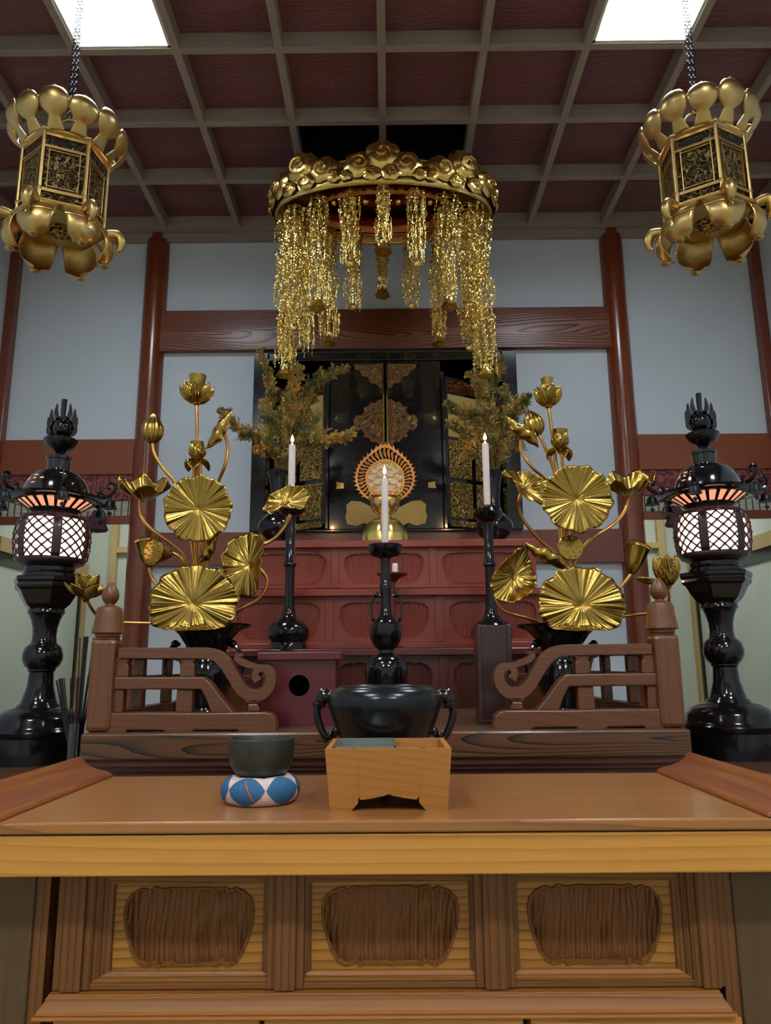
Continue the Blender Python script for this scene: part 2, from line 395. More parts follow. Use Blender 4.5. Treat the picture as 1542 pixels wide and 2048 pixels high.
# dark opening above the canopy
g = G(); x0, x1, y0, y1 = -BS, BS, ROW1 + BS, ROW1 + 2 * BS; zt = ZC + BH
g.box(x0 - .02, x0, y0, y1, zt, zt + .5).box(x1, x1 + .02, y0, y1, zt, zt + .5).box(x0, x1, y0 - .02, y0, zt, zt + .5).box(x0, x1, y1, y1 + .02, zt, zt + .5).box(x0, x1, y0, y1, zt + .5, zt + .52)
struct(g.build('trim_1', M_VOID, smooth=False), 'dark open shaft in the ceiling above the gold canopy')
for k, (i, n) in enumerate(LIGHTS + BACKL):
    x0, x1, y0, y1 = coffer(i, n); h = BW / 2
    t = thing('ceiling_light', ['luminous white ceiling panel above the left hanging lantern', 'luminous white ceiling panel above the right hanging lantern'][k] if k < 2 else 'luminous white ceiling panel %s' % ['over the viewer at left', 'over the viewer at right', 'far behind the viewer at left', 'far behind the viewer at right'][k - 2], 'ceiling light', ((x0 + x1) / 2, (y0 + y1) / 2, ZC), 'recessed ceiling lights')
    a = BS / 2 - h
    G().box(-a, a, -a, a, BH - .006, BH + .004).build('diffuser', M_CEILLIGHT if k < 2 else M_CEILLIGHTB if k < 4 else M_CEILLIGHTC, t, smooth=False)
    f = G()
    z0 = 0.004
    f.box(-a, -a + .012, -a, a, z0, BH - .006).box(a - .012, a, -a, a, z0, BH - .006).box(-a, a, -a, -a + .012, z0, BH - .006).box(-a, a, a - .012, a, z0, BH - .006)
    f.build('light_frame', M_LFRAME, t, smooth=False)
# cornice along the walls
g = G().box(-XW, XW, 4.13, YWALL, ZC - .002, ZC + .09).box(-XW, XW, 4.165, YWALL, H + 2.588, ZC)
struct(g.build('trim_2', M_BEAM, smooth=False, bevel=.004), 'dark wooden cornice over the altar wall')
for s, nm in ((-1, 'trim_3'), (1, 'trim_4')):
    g = G().box(s * XW, s * (XW - .07), -3, 4.2, ZC, ZC + .09).box(s * XW, s * (XW - .035), -3, 4.2, H + 2.588, ZC)
    struct(g.build(nm, M_BEAMY, smooth=False, bevel=.004), 'wooden cornice on the %s side wall' % ('left' if s < 0 else 'right'))
# altar wall
Zc = H + 2.62
zL0 = P(767, 703, YWALL).z; zL1 = P(767, 624, YWALL).z           # the lintel between the columns
zB0 = P(772, 1130, YWALL).z; zB1 = P(772, 1063, YWALL).z         # the lower rail
zS0 = P(130, 952, YWALL).z; zS1 = P(130, 882, YWALL).z           # side lintels
zT1 = P(130, 1040, YWALL).z
XC = 1.408
CX0, CX1 = -0.775, 0.775     # cabinet opening
for nm, bb in (('wall_back', (-XC, XC, zL0, Zc)), ('wall_back_left', (-XC, CX0, 0, zL0)), ('wall_back_right', (CX1, XC, 0, zL0)), ('wall_back_lower', (CX0, CX1, 0, zB1)), ('wall_far_left', (-XW, -XC, zS0, Zc)), ('wall_far_right', (XC, XW, zS0, Zc))):
    struct(G().box(bb[0], bb[1], YWALL, YWALL + .08, bb[2], bb[3]).build(nm, M_WALL, smooth=False), 'pale plaster wall panel around the altar')
g = G()
for s in (-1, 1): g.box(s * XW, s * (XW + .08), -3, YWALL + .08, 0, Zc)
g.box(-XW, XW, -3.08, -3, 0, Zc)
struct(g.build('wall_side', M_WALL, smooth=False), 'pale plaster side walls of the hall')
rcol = 0.073
for k, s in enumerate((-1, 1)):
    pr = [(rcol * 1.06, 0), (rcol * 1.06, .5), (rcol, 1.2), (rcol * .97, H + 2.55), (rcol * .92, H + 2.60), (rcol * .66, H + 2.605), (rcol * .66, ZC + .0)]
    struct(G().lathe(pr, 40, (s * XC, YWALL - .0, 0)).build('trim_%d' % (5 + k), M_COL), 'round reddish-brown column %s of the altar' % ('left' if s < 0 else 'right'))
    struct(G().box(s * XW, s * (XW - .055), YWALL - .06, YWALL, 0, ZC).build('trim_%d' % (7 + k), M_COL, smooth=False, bevel=.004), 'dark square corner post at the far %s' % ('left' if s < 0 else 'right'))
    struct(G().box(s * XC, s * XW, YWALL - .03, YWALL + .09, zS0, zS1).build('trim_%d' % (9 + k), M_LINT2, smooth=False, bevel=.003), 'wide brown side lintel %s of the column' % ('left' if s < 0 else 'right'))
struct(G().box(-XC + .02, XC - .02, YWALL - .045, YWALL, zL0, zL1).build('trim_11', M_LINT, smooth=False, bevel=.003), 'wide lintel with bold flame-like grain')
struct(G().box(-XC + .02, XC - .02, YWALL - .03, YWALL + .0, zB0, zB1).build('trim_12', M_COL, smooth=False, bevel=.003), 'reddish-brown rail under the black shrine cabinet')
# side passages behind the columns: outer walls with framed doors, far walls
YF = 5.55
g = G()
for s in (-1, 1):
    g.box(s * XW, s * (XW + .08), YWALL + .08, YF + .1, 0, ZC)
    g.box(s * 1.0, s * XW, YF, YF + .08, 0, ZC)
    g.box(s * 1.0, s * XW, YWALL + .08, YF, zS1 + .05, zS1 + .1)
    g.box(s * 1.0, s * 1.05, YWALL + .35, YF, 0, ZC)
struct(g.build('wall_passage', M_SIDE, smooth=False), 'pale green-white walls of the side passages')
zR1 = P(1542, 1063, 4.35).z; zR0 = zR1 - .085
for k, s in enumerate((-1, 1)):
    dn = 'door_%d' % (k + 1)
    x = s * (XW - .004)
    d = struct(G().box(x, x - s * .012, 4.3, YF - .06, .02, zR0 - .075).build(dn, M_SIDE, smooth=False), 'pale sliding door at the far %s' % ('left' if s < 0 else 'right'))
    struct(G().box(x, x - s * .04, 4.28, YF, zR0, zR1).build('door_rail', M_PALEW, d, smooth=False))
    struct(G().box(x, x - s * .022, 4.3, YF - .05, zR0 - .075, zR0).build('door_edge', M_LACQ, d, smooth=False))
    struct(G().box(x, x - s * .05, YF - .05, YF, 0, zR1).build('door_post', M_PALEW, d, smooth=False))
    struct(G().box(x, x - s * .03, YF - .075, YF - .05, .02, zR0).build('door_edge', M_LACQ, d, smooth=False))
    # slim pale post, shelf and head rail on the far wall
    xa = PX(0, 1333 if s > 0 else 1333, YF, 1.3)
    xp = s * 2.08
    g = G().box(xp, xp - s * .05, YF - .05, YF, 0, zS0).box(xp - s * .05, s * 1.0, YF - .05, YF, H + .84, H + .885)
    struct(g.build('trim_%d' % (13 + k), M_PALEW, smooth=False, bevel=.002), 'pale cedar post and shelf rail at the end of the %s passage' % ('left' if s < 0 else 'right'))
# brocade-topped bamboo blinds
for k, s in enumerate((-1, 1)):
    zt0, zt1, zt2, zt3 = zS0, P(130, 1003, YWALL).z, P(130, 1034, YWALL).z, P(130, 1050, YWALL).z
    cxp = s * (XC + XW) / 2; wv = (XW - XC) / 2 - .06
    t = thing('bamboo_blind', 'rolled bamboo blind with red brocade head behind the %s' % ('left black lantern' if s < 0 else 'right black lantern'), 'blind', (cxp, YWALL - .01, zt3), 'blinds in the side openings')
    G().box(-wv, wv, -.01, .01, zt1 - zt3, zt0 - zt3 - .002).build('brocade_band', M_BROC, t, smooth=False)
    g = G()
    for q in range(8):
        z = (zt2 - zt3) + (zt1 - zt2) * (q + .5) / 8
        g.tube([(-wv, 0, z), (wv, 0, z)], (zt1 - zt2) / 17, 6)
    g.build('slats', M_BLIND, t)
    g = G()
    for q in range(20):
        x = -wv + 2 * wv * (q + .5) / 20; g.box(x - .002, x + .002, -.013, -.009, zt2 - zt3, zt1 - zt3)
    g.build('binding_cords', M_STICK, t, smooth=False)
    G().box(-wv, wv, -.014, .014, 0, zt2 - zt3).build('bottom_rail', M_RED if False else M_COL, t, smooth=False, bevel=.002)
    g = G()
    tx = P(195 if s < 0 else 1352, 1060, YWALL - .03)
    lx = tx.x - cxp
    def lob(a, z): return 1 + .07 * math.sin(9 * a)
    g.lathe([(.03, 0), (.062, -.07), (.066, -.085), (.05, -.09), (1e-6, -.085)], 36, (lx, -.05, .04), lob=lob)
    g.lathe([(1e-6, .1), (.016, .09), (.02, .06), (.03, .04)], 16, (lx, -.05, .0))
    g.build('tassel', M_MAROON, t)
    G().tube(spline([(lx - .05, -.05, .115), (lx - .02, -.055, .13), (lx, -.05, .095), (lx + .025, -.055, .13), (lx + .05, -.05, .105)], 5), .005, 6).build('cord_bow', M_CORD, t)
# ================================================================ FRONT TABLE
ZT = H - 0.22; YT0 = PZ(773, 1641, ZT).y; YT1 = 1.60
XE = 0.63
ROOTT = Vector((0, YT0 + .2, 0))
tb = thing('altar_table', 'long honey-brown wooden altar table with carved panels across the foreground', 'table', ROOTT)
def loc(g, root): return g.xf(Matrix.Translation(-Vector(root)))
loc(G().box(-XE, XE, YT0, YT1, ZT - .0165, ZT), ROOTT).build('tabletop', M_TOP, tb, smooth=False, bevel=.003)
z1 = ZT - .0185; z0 = P(773, 1750, YT0 + .004).z
loc(G().box(-XE - .1, XE + .1, YT0 + .004, YT0 + .045, z0, z1), ROOTT).build('apron', M_HONEY, tb, smooth=False, bevel=.002)
# upturned end pieces
for s in (-1, 1):
    # cross-section in x-z, running front to back; inner foot at x ~0.607
    xi = 0.556
    sec = [(xi, 0), (xi + .004, .007), (xi + .016, .011), (xi + .034, .015), (xi + .050, .021), (xi + .060, .029), (xi + .066, .038), (xi + .074, .040), (xi + .074, .0)]
    g = G().prism([(s * a, ZT + .0003 + b_) for a, b_ in sec], YT0 - .0, YT1 + .0)
    loc(g, ROOTT).build('scroll_end', M_TOP if False else M_RED if False else wood('end_wood_%d' % (s + 1), (128, 68, 34), (84, 42, 20), 'Y', scale=8, stretch=.2, rough=.35, line=.4, coat=.3), tb, smooth=True, bevel=.002, ang=50)
# cabinet front
YC = YT0 + 0.10
def xat(px, py, Y): return P(px, py, Y).x
zc1 = z0 + .02; zc0 = P(773, 1972, YC).z
xL = xat(122, 1960, YC); xR = -xL
stiles = [(118, 192), (537, 610), (948, 1026), (1375, 1440)]
for a, b_ in stiles:
    x0, x1 = xat(a, 1860, YC), xat(b_, 1860, YC)
    g = G().box(x0, x1, YC - .012, YC + .03, zc0, zc1)
    w_ = (x1 - x0)
    g.box(x0 + w_ * .22, x1 - w_ * .22, YC - .018, YC, zc0, zc1)
    loc(g, ROOTT).build('stile', M_CABV, tb, smooth=False, bevel=.002)
loc(G().box(xL, xR, YC + .026, YC + .045, .35, zc1), ROOTT).build('back_board', M_DARKSIDE, tb, smooth=False)
g = G().box(xL, xR, YC - .014, YC + .03, zc1 - .04, zc1 + .0).box(xL, xR, YC - .010, YC + .03, P(773, 1972, YC).z - .0, P(773, 1958, YC).z)
loc(g, ROOTT).build('frame_rail', M_CAB, tb, smooth=False, bevel=.002)
# kozama shape
KH = [(0, 1.0), (.2, 1.02), (.42, .98), (.55, 1.03), (.62, .93), (.72, 1.0), (.86, .90), (.97, .70), (1.0, .40), (.98, .05), (.92, -.35), (.85, -.68), (.76, -.92), (.65, -1.02), (.56, -.97), (.50, -.90), (.46, -1.03), (.38, -.98), (0, -1.0)]
def kozama_outline(n=96):
    full = KH + [(-a, b_) for a, b_ in reversed(KH[1:-1])]
    angs = []
    dense = []
    m_ = len(full)
    for i in range(m_):
        a = full[i]; b_ = full[(i + 1) % m_]
        for k in range(8): t = k / 8; dense.append((a[0] + (b_[0] - a[0]) * t, a[1] + (b_[1] - a[1]) * t))
    return dense
def rect_proj(x, z, hx, hz):
    s_ = max(abs(x) / hx, abs(z) / hz); return (x / s_, z / s_)
def kozama_plate(x0, x1, z0, z1, Y, mx, mz, depth):
    """front plate with the shaped hole, plus the walls of the hole; returns (plate, outline points)"""
    cx, cz = (x0 + x1) / 2, (z0 + z1) / 2; hx, hz = (x1 - x0) / 2, (z1 - z0) / 2
    ol = [(a * (hx - mx), b_ * (hz - mz)) for a, b_ in kozama_outline()]
    g = G(); n = len(ol); vs = []; fs = []
    for a, b_ in ol:
        p = rect_proj(a, b_, hx, hz)
        vs += [(cx + p[0], Y, cz + p[1]), (cx + a, Y, cz + b_), (cx + a, Y + depth, cz + b_)]
    for i in range(n):
        j = (i + 1) % n
        fs.append((3 * i, 3 * j, 3 * j + 1, 3 * i + 1)); fs.append((3 * i + 1, 3 * j + 1, 3 * j + 2, 3 * i + 2))
    # corners
    for sx in (-1, 1):
        for sz in (-1, 1):
            best = None
            for i in range(n):
                j = (i + 1) % n
                p, q = vs[3 * i], vs[3 * j]
                onx_p = abs(abs(p[0] - cx) - hx) < 1e-9; onx_q = abs(abs(q[0] - cx) - hx) < 1e-9
                if onx_p != onx_q and (p[0] - cx) * sx > 0 and (p[2] - cz) * sz > 0:
                    vs.append((cx + sx * hx, Y, cz + sz * hz)); fs.append((3 * i, len(vs) - 1, 3 * j)); break
    g.add(vs, fs)
    return g, [(cx + a, cz + b_) for a, b_ in ol]
pan = [(222, 527), (620, 942), (1036, 1352)]
for a, b_ in pan:
    x0, x1 = xat(a, 1860, YC), xat(b_, 1860, YC); zt = P(773, 1764, YC).z; zb = P(773, 1945, YC).z
    zb2 = P(773, 1958, YC).z
    # moulded frame around
    fx0, fx1 = xat(a - 34, 1860, YC), xat(b_ + 28, 1860, YC)
    ix0, ix1, iz0, iz1 = x0 + .003, x1 - .003, zb + .003, zt - .003
    ox0, ox1, oz0, oz1 = fx0, fx1, zb2, zt + .022
    def mould(pa, pb, mat):      # mitred length: outer edge pa->pb (outer, inner pairs)
        (oa, ia), (ob, ib) = pa, pb
        def V(p, y): return (p[0], y, p[1])
        def mixp(o_, i_, t_): return (o_[0] + (i_[0] - o_[0]) * t_, o_[1] + (i_[1] - o_[1]) * t_)
        prof_ = [(0, YC - .006), (.45, YC - .006), (.5, YC - .001), (.9, YC + .002), (1.0, YC + .012)]
        vs = []
        for (o_, i_) in (pa, pb):
            for t_, y in prof_: vs.append(V(mixp(o_, i_, t_), y))
            vs.append(V(i_, YC + .025)); vs.append(V(o_, YC + .025))
        m_ = len(prof_) + 2
        fs = [(q, (q + 1) % m_, (q + 1) % m_ + m_, q + m_) for q in range(m_)] + [tuple(range(m_)), tuple(range(2 * m_ - 1, m_ - 1, -1))]
        loc(G().add(vs, fs), ROOTT).build('panel_moulding', mat, tb, smooth=False)
    A_ = ((ox0, oz0), (ix0, iz0)); B_ = ((ox1, oz0), (ix1, iz0)); C_ = ((ox1, oz1), (ix1, iz1)); D_ = ((ox0, oz1), (ix0, iz1))
    mould(A_, B_, M_MOULD); mould(C_, D_, M_CAB); mould(B_, C_, M_CABV); mould(D_, A_, M_CABV)
    g, ol = kozama_plate(x0, x1, zb, zt, YC + .008, (x1 - x0) * .075, (zt - zb) * .075, .014)
    pl = loc(g, ROOTT).build('carved_panel', M_PANEL, tb, smooth=False)
    g = G()
    nx = 90
    def fn(u, v):
        x = x0 + (x1 - x0) * u
        return Vector((x, YC + .019 + .0012 * math.sin(u * 105 + 5 * math.sin(u * 9) + 1.5 * math.sin(v * 3 + u * 31)) + .001 * math.sin(u * 190 + 4 * math.sin(v * 5)), zb + (zt - zb) * v))
    g.grid(fn, 240, 16)
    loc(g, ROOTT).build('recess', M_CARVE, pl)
    tb_pts = [(x, YC + .0065, z) for x, z in ol]; tb_pts.append(tb_pts[0])
    loc(G().tube(tb_pts, .0022, 6, cap=False), ROOTT).build('rim', M_CARVE, pl)
# base mouldings
zm0 = P(773, 1975, YC).z; zm1 = P(773, 1995, YC - .03).z; zm2 = P(773, 2030, YC - .06).z
loc(G().box(xL - .01, xR + .01, YC - .022, YC + .03, P(773, 1992, YC - .022).z, zm0 + .001), ROOTT).build('base_moulding', M_MOULD, tb, smooth=False, bevel=.003)
za = P(773, 1990, YC - .022).z
sec = [(YC - .022, za), (YC - .024, za - .006), (YC - .032, za - .016), (YC - .034, za - .022), (YC + .03, za - .022)]
vs = []; fs = []
for x, sg in ((xL - .012, -1), (xR + .012, 1)):
    for (y, z) in sec: vs.append((x + sg * (YC - .022 - min(y, YC - .022)) * .9, y, z))
n = len(sec)
fs = [(i, (i + 1) % n, (i + 1) % n + n, i + n) for i in range(n)] + [tuple(range(n)), tuple(range(2 * n - 1, n - 1, -1))]
loc(G().add(vs, fs), ROOTT).build('base_moulding', M_MOULD, tb, smooth=False, bevel=.002)
zl = za - .027
loc(G().box(xL - .025, xR + .025, YC - .038, YC + .03, zl, za - .022), ROOTT).build('base_moulding', M_MOULD, tb, smooth=False, bevel=.002)
for (a, b_) in ((110, 520), (530, 1045), (1060, 1480)):
    x0, x1 = xat(a, 2045, YC - .02), xat(b_, 2045, YC - .02)
    loc(G().box(x0, x1, YC - .03, YC + .02, .12, zl - .002), ROOTT).build('lower_board', M_HONEY, tb, smooth=False, bevel=.003)
loc(G().box(xL - .04, xR + .04, YC - .02, YT1 - .1, 0, .125), ROOTT).build('plinth_base', M_CAB, tb, smooth=False)
for s in (-1, 1):
    x = s * abs(xL)
    xs_ = P(1470, 1850, YC - .01).x
    g = G().box(s * xs_, s * (xs_ + .3), YC - .012, YT0 + .5, 0, z0 - .0005)
    loc(g, ROOTT).build('side_post', M_DARKSIDE, tb, smooth=False, bevel=.003)
    g = G().box(s * (xs_ - .022), s * (xs_ - .0005), YC - .008, YC + .05, .13, z0 - .001)
    loc(g, ROOTT).build('side_bead', M_CABV, tb, smooth=False)
# ================================================================ PLINTH (dark grained platform) and side tables
YP0 = 1.95; YP1 = 2.94; ZP = P(773, 1463, YP0).z; XP = abs(P(160, 1475, YP0).x)
rt = Vector((0, 2.4, 0))
pt = thing('altar_platform', 'low dark platform with bold swirling wood grain carrying the balustrades', 'platform', rt)
z_a = P(773, 1506, YP0).z
loc(G().box(-XP, XP, YP0, YP1, z_a - .015, ZP), rt).build('top_slab', M_KEYAKI, pt, smooth=False, bevel=.006)
g = G().box(-XP + .012, XP - .012, YP0 + .012, YP1, z_a - .032, z_a - .013).box(-XP + .022, XP - .022, YP0 + .022, YP1, z_a - .044, z_a - .030).box(-XP + .03, XP - .03, YP0 + .034, YP1, 0, z_a - .04)
loc(g, rt).build('stepped_moulding', wood('plinth_dark_wood', (100, 54, 40), (50, 26, 22), 'X', scale=14, rough=.4, line=.6), pt, smooth=False, bevel=.003)
for s in (-1, 1):
    zst = H - .279
    r_ = Vector((s * 1.15, 2.45, 0))
    t = thing('side_stand', 'low grained wooden stand under the %s black lantern' % ('left' if s < 0 else 'right'), 'stand', r_, 'stands under the lanterns')
    loc(G().box(s * (XP - .028), s * 1.5, 2.0, 2.9, zst - .03, zst), r_).build('top_board', M_KEYAKI, t, smooth=False, bevel=.003)
    for a in (XP + .05, 1.45):
        for y in (2.04, 2.86): loc(G().box(s * (a - .02), s * (a + .02), y - .02, y + .02, 0, zst - .03), r_).build('leg', M_CABV, t, smooth=False)
    loc(G().box(s * (XP + .071), s * 1.429, 2.03, 2.05, zst - .12, zst - .03), r_).build('apron', M_CABV, t, smooth=False)
ZST = H - .279
for k, s in enumerate((-1, 1)):  # unseen glowing panels, added to brighten the side passages
    xm = s * 1.75; zp = zS1 + .05
    t = thing('ceiling_light', 'unseen glowing panel added to brighten the %s passage, hidden by the blind' % ('left' if s < 0 else 'right'), 'ceiling light', (xm, 4.85, zp - .03))
    G().box(-.25, .25, -.2, .2, 0, .012).build('diffuser', M_PASSFILL, t, smooth=False)
    G().box(-.27, .27, -.22, .22, .012, .03).build('fill_panel_back', M_LFRAME, t, smooth=False, bevel=.003)
# ================================================================ RED TIERED ALTAR
rr = Vector((0, 3.4, 0))
ta = thing('tiered_altar', 'reddish-brown stepped altar with rows of carved reeded panels', 'altar', rr)
def tier(Y, x0, x1, y_top, y_ledge, y_bot, cols, mat, ztop=None, depth=.25, ledge_ext=.03, vm=None):
    """front face between y_ledge and y_bot, board between y_top and y_ledge"""
    zt = P(770, y_top, Y - ledge_ext).z; zl = P(770, y_ledge, Y - ledge_ext).z; zb = P(770, y_bot, Y).z
    X0, X1 = P(x0, (y_top + y_bot) / 2, Y).x, P(x1, (y_top + y_bot) / 2, Y).x
    X1 = max(abs(X0), abs(X1)); X0 = -X1
    loc(G().box(X0 - ledge_ext, X1 + ledge_ext, Y - ledge_ext, Y + depth, zl, zt), rr).build('ledge', mat, ta, smooth=False, bevel=.003)
    loc(G().box(X0, X1, Y + .03, Y + depth, 0.2 if zb < 1.2 else zb - .05, zl - .0005), rr).build('carcass', mat, ta, smooth=False)
    hh = zl - zb
    fr = G().box(X0, X1, Y - .004, Y + .03, zl - .008, zl - .0005).box(X0, X1, Y - .004, Y + .03, zb, zb + .008)
    loc(fr, rr).build('frame_rail', mat, ta, smooth=False, bevel=.001)
    xs = [P(c, (y_ledge + y_bot) / 2, Y).x for c in cols]
    sw = .017
    edges = [X0 + sw * .8] + xs + [X1 - sw * .8]
    for x in [X0 + sw * .5] + xs + [X1 - sw * .5]:
        loc(G().box(x - sw, x + sw, Y - .006, Y + .03, zb, zl - .0005), rr).build('stile', mat, ta, smooth=False, bevel=.002)
    for a, b_ in zip(edges[:-1], edges[1:]):
        a += sw; b_ -= sw
        g, ol = kozama_plate(a, b_, zb + .006, zl - .006, Y + .004, (b_ - a) * .06, hh * .09, .012)
        pl = loc(g, rr).build('carved_panel', mat, ta, smooth=False)
        nr = int((b_ - a) / .0105)
        fn = lambda u, v: Vector((a + (b_ - a) * u, Y + .013 + .0022 * abs(math.sin(u * nr * PI)), zb + .006 + (hh - .012) * v))
        loc(G().grid(fn, nr * 8 + 1, 2), rr).build('reeding', vm or M_REDV, pl)
        pts = [(x, Y + .0035, z) for x, z in ol]; pts.append(pts[0])
        loc(G().tube(pts, .0022, 6, cap=False), rr).build('rim', mat, pl)
    return X1, zt
X1a, ZTIER1 = tier(3.45, 500, 1068, 1080, 1094, 1176, [670, 866], M_RED, depth=.35)
X1b, ZTIER2 = tier(3.22, 462, 1100, 1177, 1191, 1285, [659, 879], M_RED)
X1c, ZTIER3 = tier(2.98, 440, 1110, 1297, 1311, 1425, [650, 888], wood('dark_red_altar_wood', (92, 36, 24), (54, 20, 15), 'X', scale=12, rough=.32, line=.5, coat=.3), vm=wood('dark_red_reeded', (84, 34, 24), (46, 18, 14), 'Z', scale=12, rough=.4, line=.5))
loc(G().box(-X1b - .03, X1b + .03, 3.17, 3.22, P(770, 1297, 3.17).z, P(770, 1285, 3.17).z), rr).build('ledge', M_RED, ta, smooth=False, bevel=.003)
# ================================================================ SHRINE CABINET
YS = 4.12
rs = Vector((0, 4.2, 0))
zk = thing('shrine_cabinet', 'black lacquered shrine cabinet with gold fittings and lattice side leaves', 'cabinet', rs)
zb = P(770, 1061, YS).z; zt = P(770, 703, YS).z
xo = .775; xi = .715
for s in (-1, 1): loc(G().box(s * xo, s * (xo - .085), YS, YS + .5, zb, zt), rs).build('jamb', M_LACQ, zk, smooth=False, bevel=.004)
loc(G().box(-xo + .085, xo - .085, YS + .01, YS + .5, zt - .05, zt - .001), rs).build('head', M_LACQ, zk, smooth=False, bevel=.004)
loc(G().box(-xo + .085, xo - .085, YS + .02, YS + .5, zb, zb + .012), rs).build('sill', M_LACQ, zk, smooth=False, bevel=.002)
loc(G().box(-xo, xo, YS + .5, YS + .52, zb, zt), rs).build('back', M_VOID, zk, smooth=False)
YD = 4.14
xd = .349
zd1 = zt - .09; zd0 = zb + .012
def zat(y, Y=YD): return P(770, y, Y).z
# central double doors and posts
for s in (-1, 1):
    dr = loc(G().box(s * .004, s * (xd - .022), YD, YD + .02, zd0, zat(722)), rs).build('door', M_LACQ, zk, smooth=False, bevel=.003)
    loc(G().box(s * (xd - .02), s * xd, YD - .012, YD + .04, zd0, zat(745) if True else 0), rs).build('door_post', M_LACQ, zk, smooth=False, bevel=.004)
    def polyf(pts, name, mat=M_FIT, y=YD - .004, par=dr):
        g = G()
        pp = [(P(770 + dx, yy, YD).x if False else s * dx * S(770, yy, YD), P(770, yy, YD).z) for dx, yy in pts]
        g.prism(pp, y, YD + .0005); return loc(g, rs).build(name, mat, par, smooth=False, bevel=.0015)
    polyf([(3, 728), (63, 729), (60, 738), (50, 742), (46, 752), (36, 753), (30, 766), (18, 768), (12, 776), (3, 778)], 'top_fitting')
    # middle cruciform fitting, drawn with lobes
    mid = [(3, 799), (14, 799), (20, 806), (30, 804), (34, 812), (44, 815), (42, 824), (50, 832), (58, 830), (64, 838), (63, 856), (56, 862), (49, 858), (42, 866), (44, 874), (34, 876), (28, 884), (18, 884), (12, 892), (3, 892)]
    polyf(mid, 'middle_fitting')
    polyf([(2, 790), (5, 790), (5, 900), (2, 900)], 'centre_strip', M_GOLD, YD - .008)
    polyf([(2, 780), (5, 780), (5, 716), (2, 716)], 'centre_strip', M_BRONZE, YD - .008)
    polyf([(84, 966), (100, 963), (98, 970), (101, 978), (84, 977)], 'hinge_fitting', M_GOLDB, YD - .006)
    polyf([(3, 1010), (28, 1014), (50, 1003), (70, 1001), (80, 1010), (79, 1022), (82, 1034), (78, 1048), (60, 1052), (44, 1046), (30, 1054), (3, 1056)], 'lower_fitting', M_MESHG)
    # little holes of the openwork: dark drops on the middle fitting
    for (dx, yy, r_) in ((36, 836, 4), (36, 858, 4), (52, 842, 2.5), (52, 852, 2.5), (26, 846, 2.5), (24, 820, 3), (24, 874, 3)):
        px_ = S(770, yy, YD); g = G()
        g.lathe([(r_ * px_, 0), (r_ * px_ * .8, .001)], 12, M=Matrix.Translation((s * dx * px_, YD - .0055, P(770, yy, YD).z)) @ Matrix.Rotation(PI / 2, 4, 'X'))
        loc(g, rs).build('piercing', M_LACQ, dr)
    # slanting lattice leaf, swinging back to the jamb
    A = Vector((s * (xd + .004), YD + .01, 0)); B = Vector((s * (xo - .092), YD + .20, 0))
    def leaf(u, z, d=0):
        p = A + (B - A) * u; nrm = Vector((-(B - A).y, (B - A).x, 0)).normalized() * (1 if s < 0 else -1)
        if nrm.y > 0: nrm = -nrm
        p = p + nrm * d; return Vector((p.x, p.y, z))
    def slab(u0, u1, z0_, z1_, d0, d1):
        return G().hexa([leaf(u0, z0_, d0), leaf(u1, z0_, d0), leaf(u1, z0_, d1), leaf(u0, z0_, d1)], [leaf(u0, z1_, d0), leaf(u1, z1_, d0), leaf(u1, z1_, d1), leaf(u0, z1_, d1)])
    ztop = zat(752); zbt = zat(1048)
    fr = slab(0, 1, zbt, ztop, -.012, 0)
    lf = loc(fr, rs).build('lattice_leaf', M_LACQ, zk, smooth=False)
    loc(slab(.04, .98, zat(781), zat(757), 0, .004), rs).build('carved_strip', M_DIM if False else carved('carved_red_gold_%d' % (s + 1), (190, 110, 60), (80, 30, 20), scale=70, rough=.4), lf, smooth=False)
    loc(slab(.04, .98, zat(872), zat(787), 0, .003), rs).build('gold_gauze', M_MESHG, lf, smooth=False)
    for (u0, u1) in ((.04, .46), (.54, .98)):
        for (ya, yb) in ((1034, 962), (954, 878)):
            loc(slab(u0, u1, zat(ya), zat(yb), 0, .006), rs).build('lattice_panel', M_LATT, lf, smooth=False, bevel=.002)
    loc(slab(.04, .98, zat(1052), zat(1040), 0, .006), rs).build('lattice_panel', M_LATT, lf, smooth=False)
# ================================================================ GOLD HALO ORNAMENT on top tier
YH = 3.62
rh = Vector((P(770, 1080, YH).x, YH, ZTIER1))
hl = thing('halo_stand', 'gold lotus stand with flame-edged openwork halo in front of the shrine doors', 'ornament', rh)
def lp(rows, cx, Y, base): return prof(cx, Y, base, rows)
k = S(770, 1050, YH)
def pet(g, M, L, W, cup=.35, curl=.6, a0=1.2, tip=.5, nu=7, nv=10, ribs=0, ra=.0):
    """a petal growing from the origin: +x outward, +z up; a0 = start angle above horizontal, curl bends it"""
    path = [(0, 0)]; a = a0; 
    for i in range(nv - 1):
        a_ = a0 + curl * (i / (nv - 2)); path.append((path[-1][0] + math.cos(a_) * L / (nv - 1), path[-1][1] + math.sin(a_) * L / (nv - 1)))
    def fn(u, v):
        i = min(int(round(v * (nv - 1))), nv - 1); x, z = path[i]
        i0, i1 = max(i - 1, 0), min(i + 1, nv - 1)
        tx, tz = path[i1][0] - path[i0][0], path[i1][1] - path[i0][1]; l = math.hypot(tx, tz) or 1; tx /= l; tz /= l
        nx, nz = -tz, tx
        ww = W * (math.sin(PI * min(1, (.08 + v * .92)) ** tip) ** .7 if v < 1 else 0.03)
        s_ = (u * 2 - 1); y = s_ * ww
        lift = cup * W * s_ * s_ * (ww / W) + (ra * math.sin(s_ * ribs) * ww / W if ribs else 0)
        return M @ Vector((x + nx * lift, y, z + nz * lift))
    g.grid(fn, nu, nv)
g = G()
base = lp([(46, 1080), (47, 1076), (42, 1062), (34, 1048), (24, 1040), (14, 1037)], 770, YH, ZTIER1); base[0] = (base[0][0], 0)
